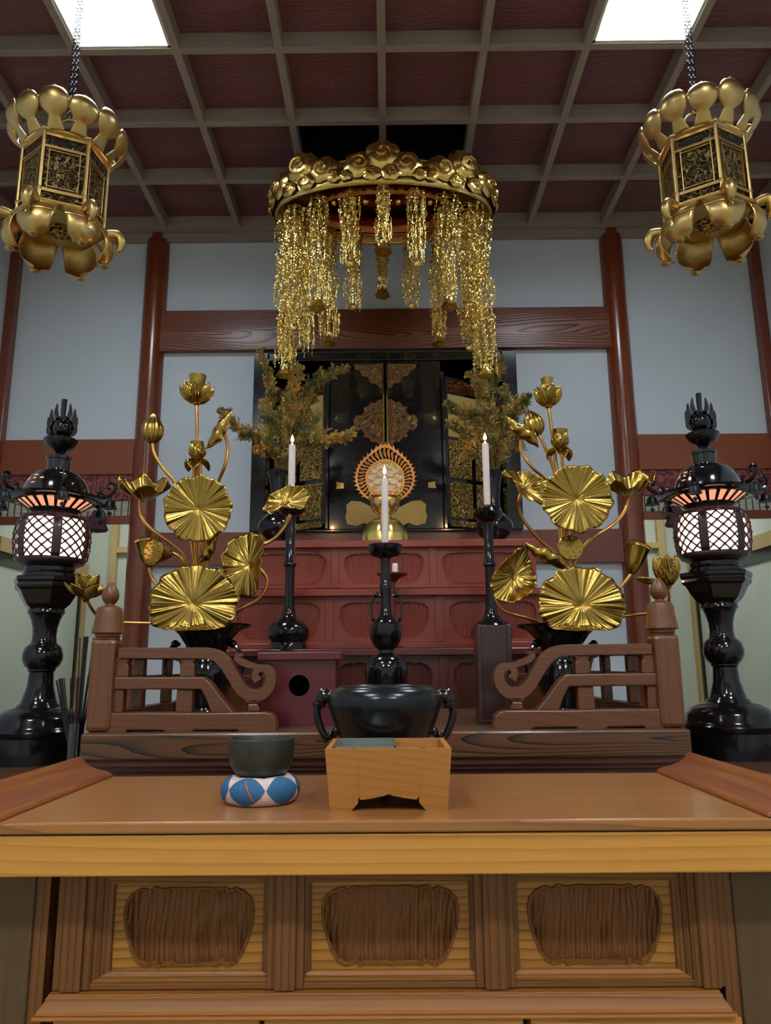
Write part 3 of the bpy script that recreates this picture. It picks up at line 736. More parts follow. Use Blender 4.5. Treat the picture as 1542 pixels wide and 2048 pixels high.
g.lathe(base, 48, lob=lambda a, z: 1 + .04 * abs(math.sin(6 * a)))
g.build('lotus_base', M_GOLDB, hl)
g = G().lathe(lp([(14, 1037), (13, 1030), (24, 1022), (30, 1010), (30, 1000), (34, 996), (26, 996), (10, 1004)], 770, YH, ZTIER1), 40)
g.build('bowl', M_GOLDB, hl)
hc = P(770, 955, YH) - rh; hc.y = 0
ro = 60 * k
def peach(a, sx, sz, pk):    # outline, a from bottom, counter-clockwise
    r_ = 1 + pk * min(1, max(0, (sx / ro - .58) / .4)) * max(0, math.cos(a - PI)) ** 9
    return Vector((hc.x + sx * math.sin(a) * (1), 0, hc.z - sz * math.cos(a) * r_))
def halo_band(g, s0, s1, y0, y1, n=72):
    vs = []
    for i in range(n):
        a = 2 * PI * i / n
        for (q, y) in ((s0, y0), (s1, y0), (s1, y1), (s0, y1)):
            p = peach(a, q, q * .92, .26); vs.append((p.x, y, p.z))
    fs = [(4 * i + j, 4 * ((i + 1) % n) + j, 4 * ((i + 1) % n) + (j + 1) % 4, 4 * i + (j + 1) % 4) for i in range(n) for j in range(4)]
    g.add(vs, fs)
g = G(); halo_band(g, ro * .93, ro, -.004, .004); halo_band(g, ro * .60, ro * .66, -.004, .004)
for i in range(38):
    a = 2 * PI * (i + .5) / 38
    p0 = peach(a, ro * .62, ro * .62 * .92, .26); p1 = peach(a + .12, ro * .95, ro * .95 * .92, .26); p2 = peach(a + .30, ro * .86, ro * .86 * .92, .26); p3 = peach(a + .20, ro * .70, ro * .70 * .92, .26)
    g.tube(spline([p0, p1, p2, p3], 4), .003, 5)
for i in range(40):
    a = 2 * PI * i / 40
    if math.cos(a) > .8: continue
    p0 = peach(a, ro * .98, ro * .98 * .92, .26); p1 = peach(a + (.05 if a < PI else -.05), ro * 1.09, ro * 1.09 * .92, .26)
    g.tube([p0, p1], [.006, .0006], 5)
g.build('halo', M_DIM, hl)
dc = P(771, 961, YH) - rh; dc.y = 0
rd = 38 * k
g = G(); g.ring((dc.x, 0, dc.z), rd, .0035, 36, 6, (0, 1, 0))
g.ring((dc.x, -.002, dc.z), rd * .22, .002, 14, 5, (0, 1, 0))
for q in range(6):
    a = PI / 3 * q
    g.ring((dc.x + rd * .45 * math.cos(a), -.002, dc.z + rd * .45 * math.sin(a)), rd * .22, .0022, 12, 5, (0, 1, 0))
for q in range(12):
    a = PI / 6 * q + .26
    g.ring((dc.x + rd * .8 * math.cos(a), -.002, dc.z + rd * .8 * math.sin(a)), rd * .18, .0022, 12, 5, (0, 1, 0))
g.build('openwork_disc', M_GOLDB, hl)
G().lathe([(rd, 0), (rd, .003)], 36, M=Matrix.Translation((dc.x, .005, dc.z)) @ Matrix.Rotation(PI / 2, 4, 'X')).build('mirror', plain('halo_silver', (190, 170, 150), .4, metal=.6, bump=.4, bscale=90), hl)
# ================================================================ small red dish with white cup
YD2 = 3.1
rd2 = P(786, 1297, YD2); rd2.z = ZTIER3
t = thing('offering_stand', 'small dark red stemmed dish half hidden behind the centre candlestick', 'dish', rd2)
g = G().lathe(lp([(20, 1297), (20, 1293), (7, 1288), (5, 1200), (6, 1165), (16, 1156), (31, 1150), (31, 1147), (26, 1150), (6, 1154)], 786, YD2, rd2.z), 36); g.v = [Vector((v.x, v.y, max(v.z, 0))) for v in g.v]
g.build('dish_body', M_REDLAC, t)
zc = P(786, 1153, YD2).z
tag(G().lathe([(.011, 0), (.0125, .006), (.0125, .05), (.010, .055), (1e-5, .056)], 24, (rd2.x + .012, YD2, zc)).build('offering_cup', plain('white_porcelain', (226, 216, 206), .35), origin=(rd2.x + .012, YD2, zc)), 'small white porcelain cup standing on the red stemmed dish', 'cup')
# ================================================================ CANDLESTICKS and candles
def candle(x, Y, z0_, z1_, r_, label):
    t = thing('candle', label, 'candle', (x, Y, z0_), 'lit altar candles')
    h = z1_ - z0_
    G().lathe([(r_ * .9, 0), (r_ * .97, h * .02), (r_, h * .9), (r_ * .96, h * .955), (r_ * .5, h * .965), (r_ * .32, h * .985), (r_ * .2, h), (1e-5, h)], 24).build('wax', M_WAX, t)
    wk = G().tube([(0, 0, h - .001), (0.0006, 0, h + .004), (.001, 0, h + .007)], .0009, 6).build('wick', M_WICK, t)
    q = r_ * 1.0
    G().lathe([(1e-5, h + .0035), (q * .32, h + .007), (q * .5, h + .013), (q * .42, h + .020), (q * .2, h + .028), (1e-5, h + .036)], 16).build('flame', M_FLAME, t)
    l = bpy.data.lights.new('candle_light', 'POINT'); l.energy = .9; l.color = (1, .52, .22); l.shadow_soft_size = .012
    lo = bpy.data.objects.new('candle_light', l); SC.collection.objects.link(lo); lo.parent = t; lo.location = (0, 0, h + .045)
def stick(px, ybase, Y, zsurf, rows, label, mat=M_BRONZE, loops=None, cx_top=None):
    r_ = P(px, ybase, Y); r_.z = zsurf
    t = thing('candlestick', label, 'candlestick', r_, 'black altar candlesticks')
    pr = prof(px, Y, zsurf, rows); pr[0] = (pr[0][0], 0)
    pr = [(a, max(b_, 0)) for a, b_ in pr]
    G().lathe(pr, 40).build('body', mat, t)
    return t, r_, pr
YA = 3.02
tallrows = [(38, 1296), (38, 1290), (34, 1284), (37, 1281), (41, 1273), (42, 1263), (38, 1253), (28, 1243), (18, 1236), (13, 1228), (11, 1215), (9.5, 1190), (9.5, 1135), (13, 1131), (13, 1127), (10, 1123), (9.5, 1040), (11, 1033), (20, 1029), (28, 1022), (30, 1014), (26, 1007), (14, 1005), (4, 1005)]
for px, lab, cl, cy0, cy1, dy in ((577, 'tall black candlestick left of centre on the red ledge', 'lit white candle on the left tall candlestick, behind a gold leaf', 985, 886, 0), (985, 'tall black candlestick whose foot hides behind the brown box stand', 'lit white candle on the right tall candlestick', 1002, 882, -2)):
    rows = [(a, b_ + (12 if 985 == px and b_ < 1210 and b_ < 1100 else 0)) for a, b_ in tallrows]
    t, r_, pr = stick(px, 1296, YA, ZTIER3, rows, lab)
    # candle stands at the same X as the stick
    zt_ = ZTIER3 + pr[-1][1]
    G().tube([(0, 0, pr[-1][1] - .004), (0, 0, pr[-1][1] + .035)], [.0035, .0012], 8).build('spike', M_GOLD, t)
    cx = PX(0, 0, YA, 0) if False else r_.x
    pxc = (582 if px == 577 else 972)
    z1_ = P(pxc, cy1, YA).z
    candle(r_.x, YA, zt_ + .014, z1_, .0145, cl)
YB_ = 2.45
crow = [(40, 1440), (40, 1425), (30, 1418), (24, 1405), (34, 1385), (41, 1365), (43, 1345), (40, 1325), (30, 1313), (16, 1306), (15, 1300), (20, 1296), (26, 1288), (31, 1276), (33, 1262), (31, 1250), (22, 1244), (20, 1240), (17, 1236), (12, 1228), (9.5, 1205), (10, 1190), (12, 1180), (13, 1172), (11, 1168), (10, 1150), (9, 1130), (11, 1117), (14, 1115), (26, 1112), (32, 1104), (35, 1091), (33, 1090), (28, 1100), (18, 1107), (1, 1109)]
t, r_, pr = stick(773, 1432, YB_, ZP, crow, 'shorter black candlestick with ring handles standing in the middle behind the incense burner')
for s in (-1, 1):
    kk = S(773, 1215, YB_)
    q = [P(773 + s * a, y, YB_) - r_ for a, y in ((12, 1192), (20, 1190), (28, 1200), (30, 1220), (27, 1238), (18, 1245))]
    q = [Vector((p.x, 0, p.z)) for p in q]
    h_ = G().tube(spline(q, 5), .0045, 8)
    h_.ball(q[1], .009, 8, 6).ball(q[4], .007, 8, 6)
    h_.build('ring_handle', M_BRONZE, t)
G().tube([(0, 0, pr[-1][1] - .002), (0, 0, pr[-1][1] + .04)], [.003, .001], 8).build('spike', M_GOLD, t)
zt_ = P(770, 1088, YB_).z; candle(r_.x, YB_, zt_, P(768, 951, YB_).z, .0115, 'lit white candle in the centre, in front of the gold halo')
# ================================================================ BLACK FLOWER VASES with evergreen on the top tier
YV = 3.62
vrows = [(20, 1090), (19, 1083), (22, 1078), (34, 1070), (38, 1058), (36, 1046), (26, 1034), (16, 1024), (13, 1010), (13, 990), (15, 970), (18, 955), (22, 944), (20, 943), (16, 958), (10, 985)]
def branchlet(gt, gl, p0, d, L, rnd, depth=0):
    n = 7; pts = [p0]; d = d.normalized()
    for i in range(n):
        d = (d + Vector((rnd.uniform(-.12, .12), rnd.uniform(-.12, .12), rnd.uniform(-.05, .10)))).normalized()
        pts.append(pts[-1] + d * L / n)
    gt.tube(pts, [.0022 * (1 - .8 * i / n) for i in range(n + 1)], 4)
    return pts, d
def leaflets(gl, pts, rnd, ll=.012, per=3):
    for i in range(1, len(pts)):
        p = pts[i]; q = pts[i - 1]; t_ = (p - q)
        if t_.length < 1e-6: continue
        t_.normalize()
        for _ in range(per):
            f_ = rnd.random(); o = q + (p - q) * f_
            sd = Vector((rnd.uniform(-1, 1), rnd.uniform(-1, 1), rnd.uniform(-1, 1))); sd = (sd - t_ * sd.dot(t_)).normalized()
            e_ = (t_ * .8 + sd * .75).normalized(); w_ = e_.cross(sd).normalized()
            a = ll * rnd.uniform(.7, 1.3)
            gl.add([o - w_ * a * .10, o + e_ * a * .45 - w_ * a * .2 + sd * a * .05, o + e_ * a, o + e_ * a * .45 + w_ * a * .2 + sd * a * .05, o + w_ * a * .10, o + e_ * a * .45 + sd * a * .18], [(0, 1, 5, 4), (1, 2, 5), (5, 2, 3), (4, 5, 3)])
def evergreen(root, stems, seed, label, mirror=False):
    rnd = random.Random(seed)
    t = thing('evergreen_bunch', label, 'foliage', root, 'evergreen bunches in the black vases')
    gt, gl = G(), G()
    for st in stems:                      # px path at depth, start at vase mouth
        w3 = [P(a, b_, YV + dy) - root for (a, b_, dy) in st]
        pts = spline(w3, 9)
        gt.tube(pts, [.0045 * (1 - .75 * i / (len(pts) - 1)) for i in range(len(pts))], 5)
        n = len(pts)
        for i in range(int(n * .22), n):
            f_ = i / (n - 1)
            tdir = (pts[min(i + 1, n - 1)] - pts[max(i - 1, 0)]).normalized()
            for _ in range(3):
                sd = Vector((rnd.uniform(-1, 1), rnd.uniform(-1, 1), rnd.uniform(-.7, .9)))
                d = (tdir * .9 + sd * .8).normalized()
                L = (.105 * (1 - f_) + .035) * rnd.uniform(.6, 1.15)
                bp, _d = branchlet(gt, gl, pts[i], d, L, rnd)
                leaflets(gl, bp, rnd, .013, 4)
                for j in (2, 3, 5):
                    sd2 = Vector((rnd.uniform(-1, 1), rnd.uniform(-1, 1), rnd.uniform(-1, 1)))
                    d2 = ((bp[j] - bp[j - 1]).normalized() + sd2 * .7).normalized()
                    p2 = [bp[j] + d2 * L * .38 * q / 4 for q in range(5)]
                    leaflets(gl, p2, rnd, .011, 3)
        leaflets(gl, pts[int(n * .2):], rnd, .016, 4)
    gt.build('twigs', M_TWIG, t)
    gl.build('leaves', M_LEAF, t, smooth=False)
for s, px, lab in ((-1, 553, 'left'), (1, 990, 'right')):
    r_ = P(px, 1090, YV); r_.z = ZTIER1
    t = thing('flower_vase', 'slim-necked black vase with a round belly behind the %s tall candlestick' % lab, 'vase', r_, 'black vases on the top tier')
    pr = prof(px, YV, ZTIER1, vrows); pr[0] = (pr[0][0], 0); pr = [(a, max(0, b_)) for a, b_ in pr]
    G().lathe(pr, 40).build('vase_body', M_BRONZE, t)
stL = [[(572, 975, 0), (570, 900, 0), (574, 820, .0), (583, 740, .02), (585, 690, .03)],
       [(572, 975, 0), (550, 920, -.03), (525, 880, -.05), (495, 872, -.05), (465, 846, -.06), (448, 826, -.06)],
       [(572, 975, 0), (556, 880, .02), (545, 810, .0), (538, 760, -.02), (522, 708, -.03)],
       [(574, 975, 0), (600, 900, -.02), (630, 890, -.05), (665, 880, -.06), (700, 868, -.07)],
       [(574, 975, 0), (590, 880, .0), (612, 810, -.01), (640, 760, -.03), (688, 738, -.04)],
       [(572, 975, 0), (575, 880, -.06), (585, 800, -.10), (600, 740, -.10)],
       [(572, 975, 0), (580, 880, .04), (600, 830, .05), (625, 800, .05)],
       [(572, 975, 0), (560, 900, -.05), (540, 850, -.07), (530, 810, -.06)],
       [(572, 975, 0), (600, 910, .0), (622, 870, -.02), (634, 830, -.02)],
       [(572, 975, 0), (560, 920, .02), (535, 900, .0), (520, 900, -.03)]]
stR = [[(990, 965, 0), (985, 880, 0), (975, 800, .0), (962, 740, .02), (958, 690, .02)],
       [(990, 965, 0), (1005, 880, -.02), (1020, 840, -.03), (1036, 815, -.05), (1052, 800, -.06)],
       [(990, 965, 0), (975, 890, .0), (955, 850, .0), (925, 830, -.03), (900, 812, -.04)],
       [(990, 965, 0), (960, 900, -.02), (935, 870, -.04), (905, 850, -.05)],
       [(990, 965, 0), (985, 860, .03), (990, 780, .03), (998, 725, .03)],
       [(990, 965, 0), (978, 870, -.05), (965, 800, -.08), (945, 755, -.08)],
       [(990, 965, 0), (1005, 910, -.03), (1025, 890, -.05), (1035, 872, -.05)],
       [(990, 965, 0), (1008, 900, .03), (1010, 830, .03), (1008, 780, .03)],
       [(990, 965, 0), (970, 910, .02), (950, 890, .0), (935, 905, -.02)]]
evergreen(P(572, 975, YV), stL, 3, 'bushy yellow-green evergreen bunch spreading above the left vase')
evergreen(P(990, 965, YV), stR, 5, 'olive evergreen bunch rising above the right vase')
# ================================================================ SMALL RED BOX STAND with round hole
YR = 2.13
r_ = P(597, 1450, YR); r_.z = ZP; r_.y = YR + .06
rb = thing('offering_table', 'small red lacquered stand with a round black hole behind the left balustrade', 'stand', r_)
xw = 78 * S(597, 1380, YR); z1_ = P(597, 1321, YR).z - ZP; z2_ = P(597, 1304, YR - .01).z - ZP
n = 40; hx = xw; cz = P(597, 1371, YR).z - ZP; hr = 21 * S(597, 1371, YR)
def plate_with_hole(x0, x1, z0_, z1_, y0, y1, cx_, cz_, hr, n=40):
    g = G(); vs = []; fs = []
    for i in range(n):
        a = 2 * PI * i / n; dx, dz = math.cos(a), math.sin(a)
        t1 = (x1 - cx_) / dx if dx > 1e-9 else ((x0 - cx_) / dx if dx < -1e-9 else 1e9)
        t2 = (z1_ - cz_) / dz if dz > 1e-9 else ((z0_ - cz_) / dz if dz < -1e-9 else 1e9)
        q = min(t1, t2)
        for (rr_, y) in ((q, y0), (hr, y0), (hr, y1), (q, y1)): vs.append((cx_ + dx * rr_, y, cz_ + dz * rr_))
    for i in range(n):
        j = (i + 1) % n
        for m_ in range(4): fs.append((4 * i + m_, 4 * j + m_, 4 * j + (m_ + 1) % 4, 4 * i + (m_ + 1) % 4))
    # corners
    c0 = len(vs)
    for sx in (x0, x1):
        for sz in (z0_, z1_):
            best = []
            for i in range(n):
                p, q = vs[4 * i], vs[4 * ((i + 1) % n)]
                if (abs(p[0] - sx) < 1e-6) != (abs(q[0] - sx) < 1e-6) and (abs(p[2] - sz) < 1e-6 or abs(q[2] - sz) < 1e-6):
                    vs.append((sx, y0, sz)); fs.append((4 * i, len(vs) - 1, 4 * ((i + 1) % n)))
    return g.add(vs, fs)
plate_with_hole(-xw * .93, xw * .93, 0, z1_, -.06, -.05, 0, cz, hr).build('front_board', M_REDLAC, rb, smooth=False)
G().box(-xw * .93, -xw * .93 + .01, -.05, .10, 0, z1_).box(xw * .93 - .01, xw * .93, -.05, .10, 0, z1_).build('side_board', M_REDLAC, rb, smooth=False)
G().box(-xw * .93 + .01, xw * .93 - .01, .09, .10, 0, z1_).build('back_board', M_VOID, rb, smooth=False)
G().box(-xw * 1.08, xw * 1.08, -.075, .115, z1_ + .0002, z2_).build('top', M_REDLAC, rb, smooth=False, bevel=.003)
# ================================================================ BROWN BOX STAND on the right
YX = 2.16
x0, x1 = P(957, 1350, YX).x, P(1026, 1350, YX).x
r_ = Vector(((x0 + x1) / 2, YX, ZP)); hw = (x1 - x0) / 2
zt_ = P(990, 1249, YX).z - ZP
bx_ = thing('box_stand', 'tall narrow dark brown box stand beside the right balustrade', 'stand', r_)
G().box(-hw + .012, hw - .012, .006, .10, .012, zt_ - .002).build('box_body', M_VOID if False else M_BROWNLAC, bx_, smooth=False, bevel=.001)
G().box(-hw, -hw + .013, 0, .11, .0, zt_).build('edge_board', M_BROWNLAC, bx_, smooth=False, bevel=.002)
G().box(hw - .013, hw, 0, .11, .0, zt_).build('edge_board', M_BROWNLAC, bx_, smooth=False, bevel=.002)
G().box(-hw - .006, hw + .006, -.006, .012, 0, .012).build('foot_strip', M_BROWNLAC, bx_, smooth=False, bevel=.002)
# ================================================================ INCENSE BURNER
YI = 1.48
r_ = PZ(770, 1560, ZT); r_ = Vector((P(770, 1500, YI).x, YI, ZT))
ib = thing('incense_burner', 'wide round black incense burner with dragon handles behind the wooden box', 'incense burner', r_)
rows = [(60, 1540), (75, 1520), (84, 1495), (92, 1470), (104, 1440), (112, 1415), (113, 1398), (108, 1385), (98, 1376), (92, 1374), (90, 1371), (84, 1371), (82, 1373), (2, 1372)]
pr = prof(770, YI, ZT, rows)
G().lathe(pr, 64).build('body', M_BRONZE2, ib)
for q in range(3):
    a = -PI / 2 + q * 2 * PI / 3 + .0
    c = Vector((.06 * math.cos(a), .06 * math.sin(a), 0))
    G().lathe([(.008, 0), (.011, .004), (.009, .014), (.016, .026), (.018, .042)], 14, c).build('foot', M_BRONZE2, ib)
for s in (-1, 1):
    def q_(dx, y, dy=0): 
        p = P(770 + s * dx, y, YI) - r_; return Vector((p.x, dy, p.z))
    g = G()
    g.tube(spline([q_(104, 1398), (q_(114, 1392)), q_(124, 1394), q_(131, 1400)], 4), interp([.012, .014, .014, .010], 13), 10)      # neck
    g.tube([q_(124, 1402), q_(134, 1408), q_(141, 1410), q_(143, 1404)], [.013, .010, .006, .003], 8)       # snout
    g.tube([q_(122, 1394), q_(128, 1384), q_(127, 1376)], [.006, .005, .001], 6)    # horn / crest
    for dx, y in ((134, 1388), (141, 1396), (118, 1384)): g.tube([q_(126, 1396), q_(dx, y)], [.006, .001], 6)
    g.ball(q_(127, 1398), .0135, 10, 8)
    g.tube(spline([q_(130, 1404), q_(136, 1420), q_(134, 1440), q_(126, 1462), q_(118, 1478), (q_(122, 1484))], 5), interp([.007, .0075, .007, .007, .006, .003], 26), 8)
    g.tube(spline([q_(120, 1472), q_(110, 1474), q_(100, 1468), q_(96, 1462)], 4), [.007] * 4 + [.006] * 5 + [.005] * 4, 8)
    g.ball(q_(97, 1462), .009, 10, 6).ball(q_(108, 1470), .008, 8, 6)
    g.build('dragon_handle', M_BRONZE, ib)
# ================================================================ INCENSE BOX
YK = PZ(776, 1621, ZT).y
b0 = PZ(660, 1621, ZT); b1 = PZ(895, 1619, ZT)
zt_ = P(776, 1497, YK - .006).z
f0, f1 = P(650, 1497, YK - .006), P(903, 1495, YK - .006)
hb = (b1.x - b0.x) / 2; ht = (f1.x - f0.x) / 2; cx = (b0.x + b1.x) / 2
dep = .155
r_ = Vector((cx, YK + dep / 2, ZT)); hz = zt_ - ZT
ibx = thing('incense_box', 'golden-brown tapered wooden incense box with a shaped foot opening', 'box', r_)
d2 = dep / 2; tw = .009; ex = .008
def sl(x, z): return x * (hb + (ht - hb) * z / hz) / hb
g = G()
# front and back boards with shaped opening
KO = [(-.44, 0), (-.36, .12), (-.38, .13), (-.40, .16), (-.385, .20), (-.35, .21), (-.34, .175), (-.31, .17), (-.16, .20), (-.13, .215), (-.05, .23), (-.015, .255), (0, .262)]
half = [(x * 2 * hb * .72, z * hz) for x, z in KO]
outline = [(-hb, 0)] + half + [(-x, z) for x, z in reversed(half[:-1])] + [(hb, 0)]
for nm, y0, y1 in (('front_board', -d2, -d2 + tw), ('back_board', d2 - tw, d2)):
    sy = -1 if y0 < 0 else 1
    top = [(sl(x, hz), hz) for x in [p[0] for p in outline]]
    vs = []; fs = []; n = len(outline)
    for (x, z), (tx, tz) in zip(outline, top):
        for y in (y0, y1): vs.append((x, y, z)); vs.append((tx, y + sy * ex, tz))
    for i in range(n - 1):
        a = 4 * i; b_ = 4 * (i + 1)
        fs += [(a, b_, b_ + 1, a + 1), (a + 2, a + 3, b_ + 3, b_ + 2), (a + 1, b_ + 1, b_ + 3, a + 3), (a, a + 2, b_ + 2, b_)]
    fs += [(0, 1, 3, 2), (4 * n - 4, 4 * n - 2, 4 * n - 1, 4 * n - 3)]
    G().add(vs, fs).build(nm, M_BOXW, ibx, smooth=False)
for s in (-1, 1):
    G().hexa([(s * (hb - .0005), -d2 + tw, 0), (s * (hb - tw), -d2 + tw, 0), (s * (hb - tw), d2 - tw, 0), (s * (hb - .0005), d2 - tw, 0)],
             [(s * (ht - .0005), -d2 + tw - ex, hz), (s * (ht - tw), -d2 + tw - ex, hz), (s * (ht - tw), d2 - tw + ex, hz), (s * (ht - .0005), d2 - tw + ex, hz)]).build('side_board', M_BOXW, ibx, smooth=False)
zf = hz * .235
G().box(-hb + tw, hb - tw, -d2 + tw, d2 - tw, zf, zf + .006).build('bottom_board', M_BOXW, ibx, smooth=False)
xdv = hb * .18
G().box(xdv - .003, xdv + .003, -d2 + tw, d2 - tw, zf + .006, hz - .006).build('divider', M_CAB, ibx, smooth=False)
g = G(); lx0, lx1 = -ht + .013, xdv - .006
for (a, b_, c, d) in ((lx0, lx1, -d2 + .008, -d2 + .0095), (lx0, lx1, d2 - .0095, d2 - .008), (lx0, lx0 + .0015, -d2 + .008, d2 - .008), (lx1 - .0015, lx1, -d2 + .008, d2 - .008)):
    g.box(a, b_, c, d, zf + .008, hz + .002)
g.box(lx0, lx1, -d2 + .008, d2 - .008, zf + .03, zf + .034)
g.build('metal_liner', M_ZINC, ibx, smooth=False)
# ================================================================ SINGING BOWL on its cushion
YU = 1.30
cyb = PZ(521, 1590, ZT)
r_ = Vector((P(521, 1590, YU).x, YU, ZT))
kq = S(521, 1585, YU)
cu = thing('bowl_cushion', 'round patchwork cushion of blue and pale cloth under the bell bowl', 'cushion', r_)
Rc = 50 * kq; rc = 27 * kq
hcz = rc * .98
def tor(A_, B_, lift):
    rr_ = rc * (.93 + .09 * abs(math.sin(3 * A_ + .7)) ** .5) + lift
    zc = max(-rc * .9, rr_ * math.sin(B_))
    return Vector(((Rc + rr_ * math.cos(B_)) * math.cos(A_), (Rc + rr_ * math.cos(B_)) * math.sin(A_), zc + rc * .9))
G().grid(lambda u, v: tor(2 * PI * u, 2 * PI * v, 0), 120, 24, True, True).build('cushion_cover', M_WHITE, cu, ang=70)
for q in range(6):
    def lens(u, v):
        A_ = (-.7 + PI * (q + .02 + .96 * u)) / 3; c_ = .25; w_ = 1.05 * math.sin(PI * u) ** .8 + .02
        return tor(A_, c_ + w_ * (2 * v - 1), .0012)
    pt_ = G().grid(lens, 24, 14).build('blue_patch', M_BLUE, cu, ang=70)
    if q == 3: pass
a0_ = -PI / 2 - .32
G().grid(lambda u, v: tor(a0_ + .05 * u + .30 * v, 1.0 - 1.45 * v, .002), 4, 14).build('orange_stripe', plain('orange_cord', (176, 84, 50), .7), cu)
g = G().lathe([(Rc, .006), (Rc, rc * 1.2), (1e-5, rc * 1.1)], 24); g.build('cushion_core', M_WHITE, cu)
zb_ = P(521, 1548, YU).z
rows = [(22, 1557), (40, 1551), (52, 1543), (60, 1530), (64, 1510), (65.5, 1490), (65, 1476), (63, 1475), (61, 1478), (61, 1500), (56, 1528), (40, 1542), (1, 1545)]
zb0 = P(521, 1557, YU).z
tag(G().lathe(prof(521, YU, zb0, rows), 56, (r_.x, YU, zb0)).build('bell_bowl', M_BOWL, origin=(r_.x, YU, zb0)), 'dark grey-green metal bell bowl resting on the patchwork cushion', 'bowl')
# ================================================================ BALUSTRADES
YBAL = 2.02
def cc(x, y): p = P(140 + x * .415, 1080 + y * .415, YBAL); return (p.x, p.z)
def mx_(g, s): return g.mirror() if s > 0 else g
xpost = P(214, 1300, YBAL).x
for s in (-1, 1):
    rt_ = Vector((s * abs(xpost), YBAL, ZP))
    t = thing('balustrade', 'brown carved wooden balustrade with a scrolled handrail on the %s of the platform' % ('left' if s < 0 else 'right'), 'railing', rt_, 'altar balustrades')
    def fin(g, name, mat, par=t, **kw): return loc(mx_(g, s), rt_).build(name, mat, par, **kw)
    # newel post
    pw = .034
    z0, z1 = ZP, P(214, 1278, YBAL).z
    po = fin(G().box(xpost - pw, xpost + pw, YBAL - pw, YBAL + pw, z0, z1), 'newel_post', M_RAILV, smooth=False, bevel=.012)
    rows = [(22, 1281), (25, 1279), (22, 1276), (25, 1273), (24, 1269), (32, 1266), (30, 1256), (27, 1240), (26, 1224), (23, 1216), (14, 1212), (9, 1211), (8, 1208), (12, 1205), (16, 1198), (17, 1190), (14, 1180), (8, 1170), (5, 1166), (1, 1165)]
    pr = [(max(hw * S(214, y, YBAL), 1e-6), P(214, y, YBAL).z) for hw, y in rows]
    fin(G().lathe(pr, 28, (xpost, YBAL, 0)), 'finial', M_RAILV)
    th = .022
    def rib(path, wd, name='rail', d=th, mat=M_RAIL, sm=True, bev=.005):
        pts = spline2([cc(a, b_) for a, b_ in path], 6) if len(path) > 2 else [cc(a, b_) for a, b_ in path]
        k_ = S(300, 1350, YBAL) * .415
        return fin(G().ribbon(pts, [q * k_ for q in interp(wd, len(pts))], YBAL - d, YBAL + d), name, mat, smooth=sm, bevel=bev, ang=35)
    rib([(245, 545), (400, 545), (600, 545), (690, 550), (745, 585), (790, 650), (835, 720), (885, 748), (935, 738), (966, 700), (972, 655), (950, 622), (915, 622), (898, 650), (912, 680)], [50, 50, 51, 53, 56, 56, 56, 58, 58, 54, 46, 38, 33, 32, 42], 'handrail')
    rib([(965, 660), (940, 625), (885, 608), (838, 592), (812, 572), (815, 555), (838, 556)], [30, 34, 26, 30, 30, 20, 8], 'scroll_leaf', .017)
    def poly(pts, name, d=th, mat=M_RAIL, bev=.004):
        return fin(G().prism([cc(a, b_) for a, b_ in pts], YBAL - d, YBAL + d), name, mat, smooth=False, bevel=bev)
    poly([(190, 660), (655, 660), (690, 690), (745, 765), (800, 832), (690, 832), (668, 770), (640, 720), (190, 720)], 'middle_rail')
    poly([(176, 830), (700, 830), (940, 826), (975, 834), (995, 858), (1002, 890), (1000, 925), (830, 925), (810, 912), (610, 912), (600, 930), (480, 930), (460, 914), (290, 914), (275, 938), (172, 938)], 'bottom_rail', .026)
    poly([(852, 766), (920, 764), (922, 786), (855, 788)], 'scroll_block')
    poly([(862, 788), (912, 786), (920, 826), (862, 828)], 'scroll_block')
    for (a, b_) in ((225, 290), (538, 606)):
        poly([(a, 568), (b_ + 6, 568), (b_ + 6, 584), (b_ - 6, 592), (b_ + 2, 606), (b_, 662), (a, 662), (a - 2, 606), (a + 8, 592), (a, 584)], 'baluster', .016)
    for (a, b_) in ((200, 268), (522, 600)):
        poly([(a, 718), (b_, 718), (b_ - 6, 832), (a - 8, 832)], 'baluster', .016)
    # side rail running back
    for nm, y0, y1, ya in (('side_handrail', 520, 570, 2.72), ('side_middle_rail', 660, 720, 2.80), ('side_bottom_rail', 832, 936, 2.86)):
        za, zb_ = cc(250, y1)[1], cc(250, y0)[1]
        if nm == 'side_bottom_rail': za = ZP + .0004
        fin(G().box(xpost - .02, xpost + .02, YBAL + pw, ya, za, zb_), nm, M_RAIL, smooth=False, bevel=.004)
    for yy in (2.30, 2.58):
        fin(G().box(xpost - .015, xpost + .015, yy - .016, yy + .016, cc(250, 660)[1], cc(250, 570)[1]), 'baluster', M_RAILV, smooth=False, bevel=.003)
        fin(G().box(xpost - .015, xpost + .015, yy - .02, yy + .02, cc(250, 832)[1], cc(250, 720)[1]), 'baluster', M_RAILV, smooth=False, bevel=.003)
    # scroll end of the side rail, turning down at the back
    zz = cc(250, 545)[1]
    pts = spline([(xpost, 2.70, zz), (xpost, 2.76, zz - .004), (xpost, 2.81, zz - .03), (xpost, 2.85, zz - .07), (xpost, 2.885, zz - .075), (xpost, 2.90, zz - .045), (xpost, 2.88, zz - .03)], 6)
    fin(G().tube(pts, interp([.018, .018, .02, .018, .014, .011, .013], len(pts)), 10), 'side_scroll', M_RAIL)
    # inner short rail with arched end seen through the front rail
    xi = xpost + .20
    za = P(350, 1352, 2.62).z
    fin(G().box(xpost + .04, xpost + .33, 2.60, 2.64, za - .02, za), 'rear_rail', M_RAIL, smooth=False, bevel=.003)
    for q, xx in enumerate((xpost + .13, xpost + .24)):
        fin(G().box(xx - .028, xx + .028, 2.605, 2.635, ZP + .0004, za - .02), 'rear_baluster', M_RAILV, smooth=False, bevel=.003)
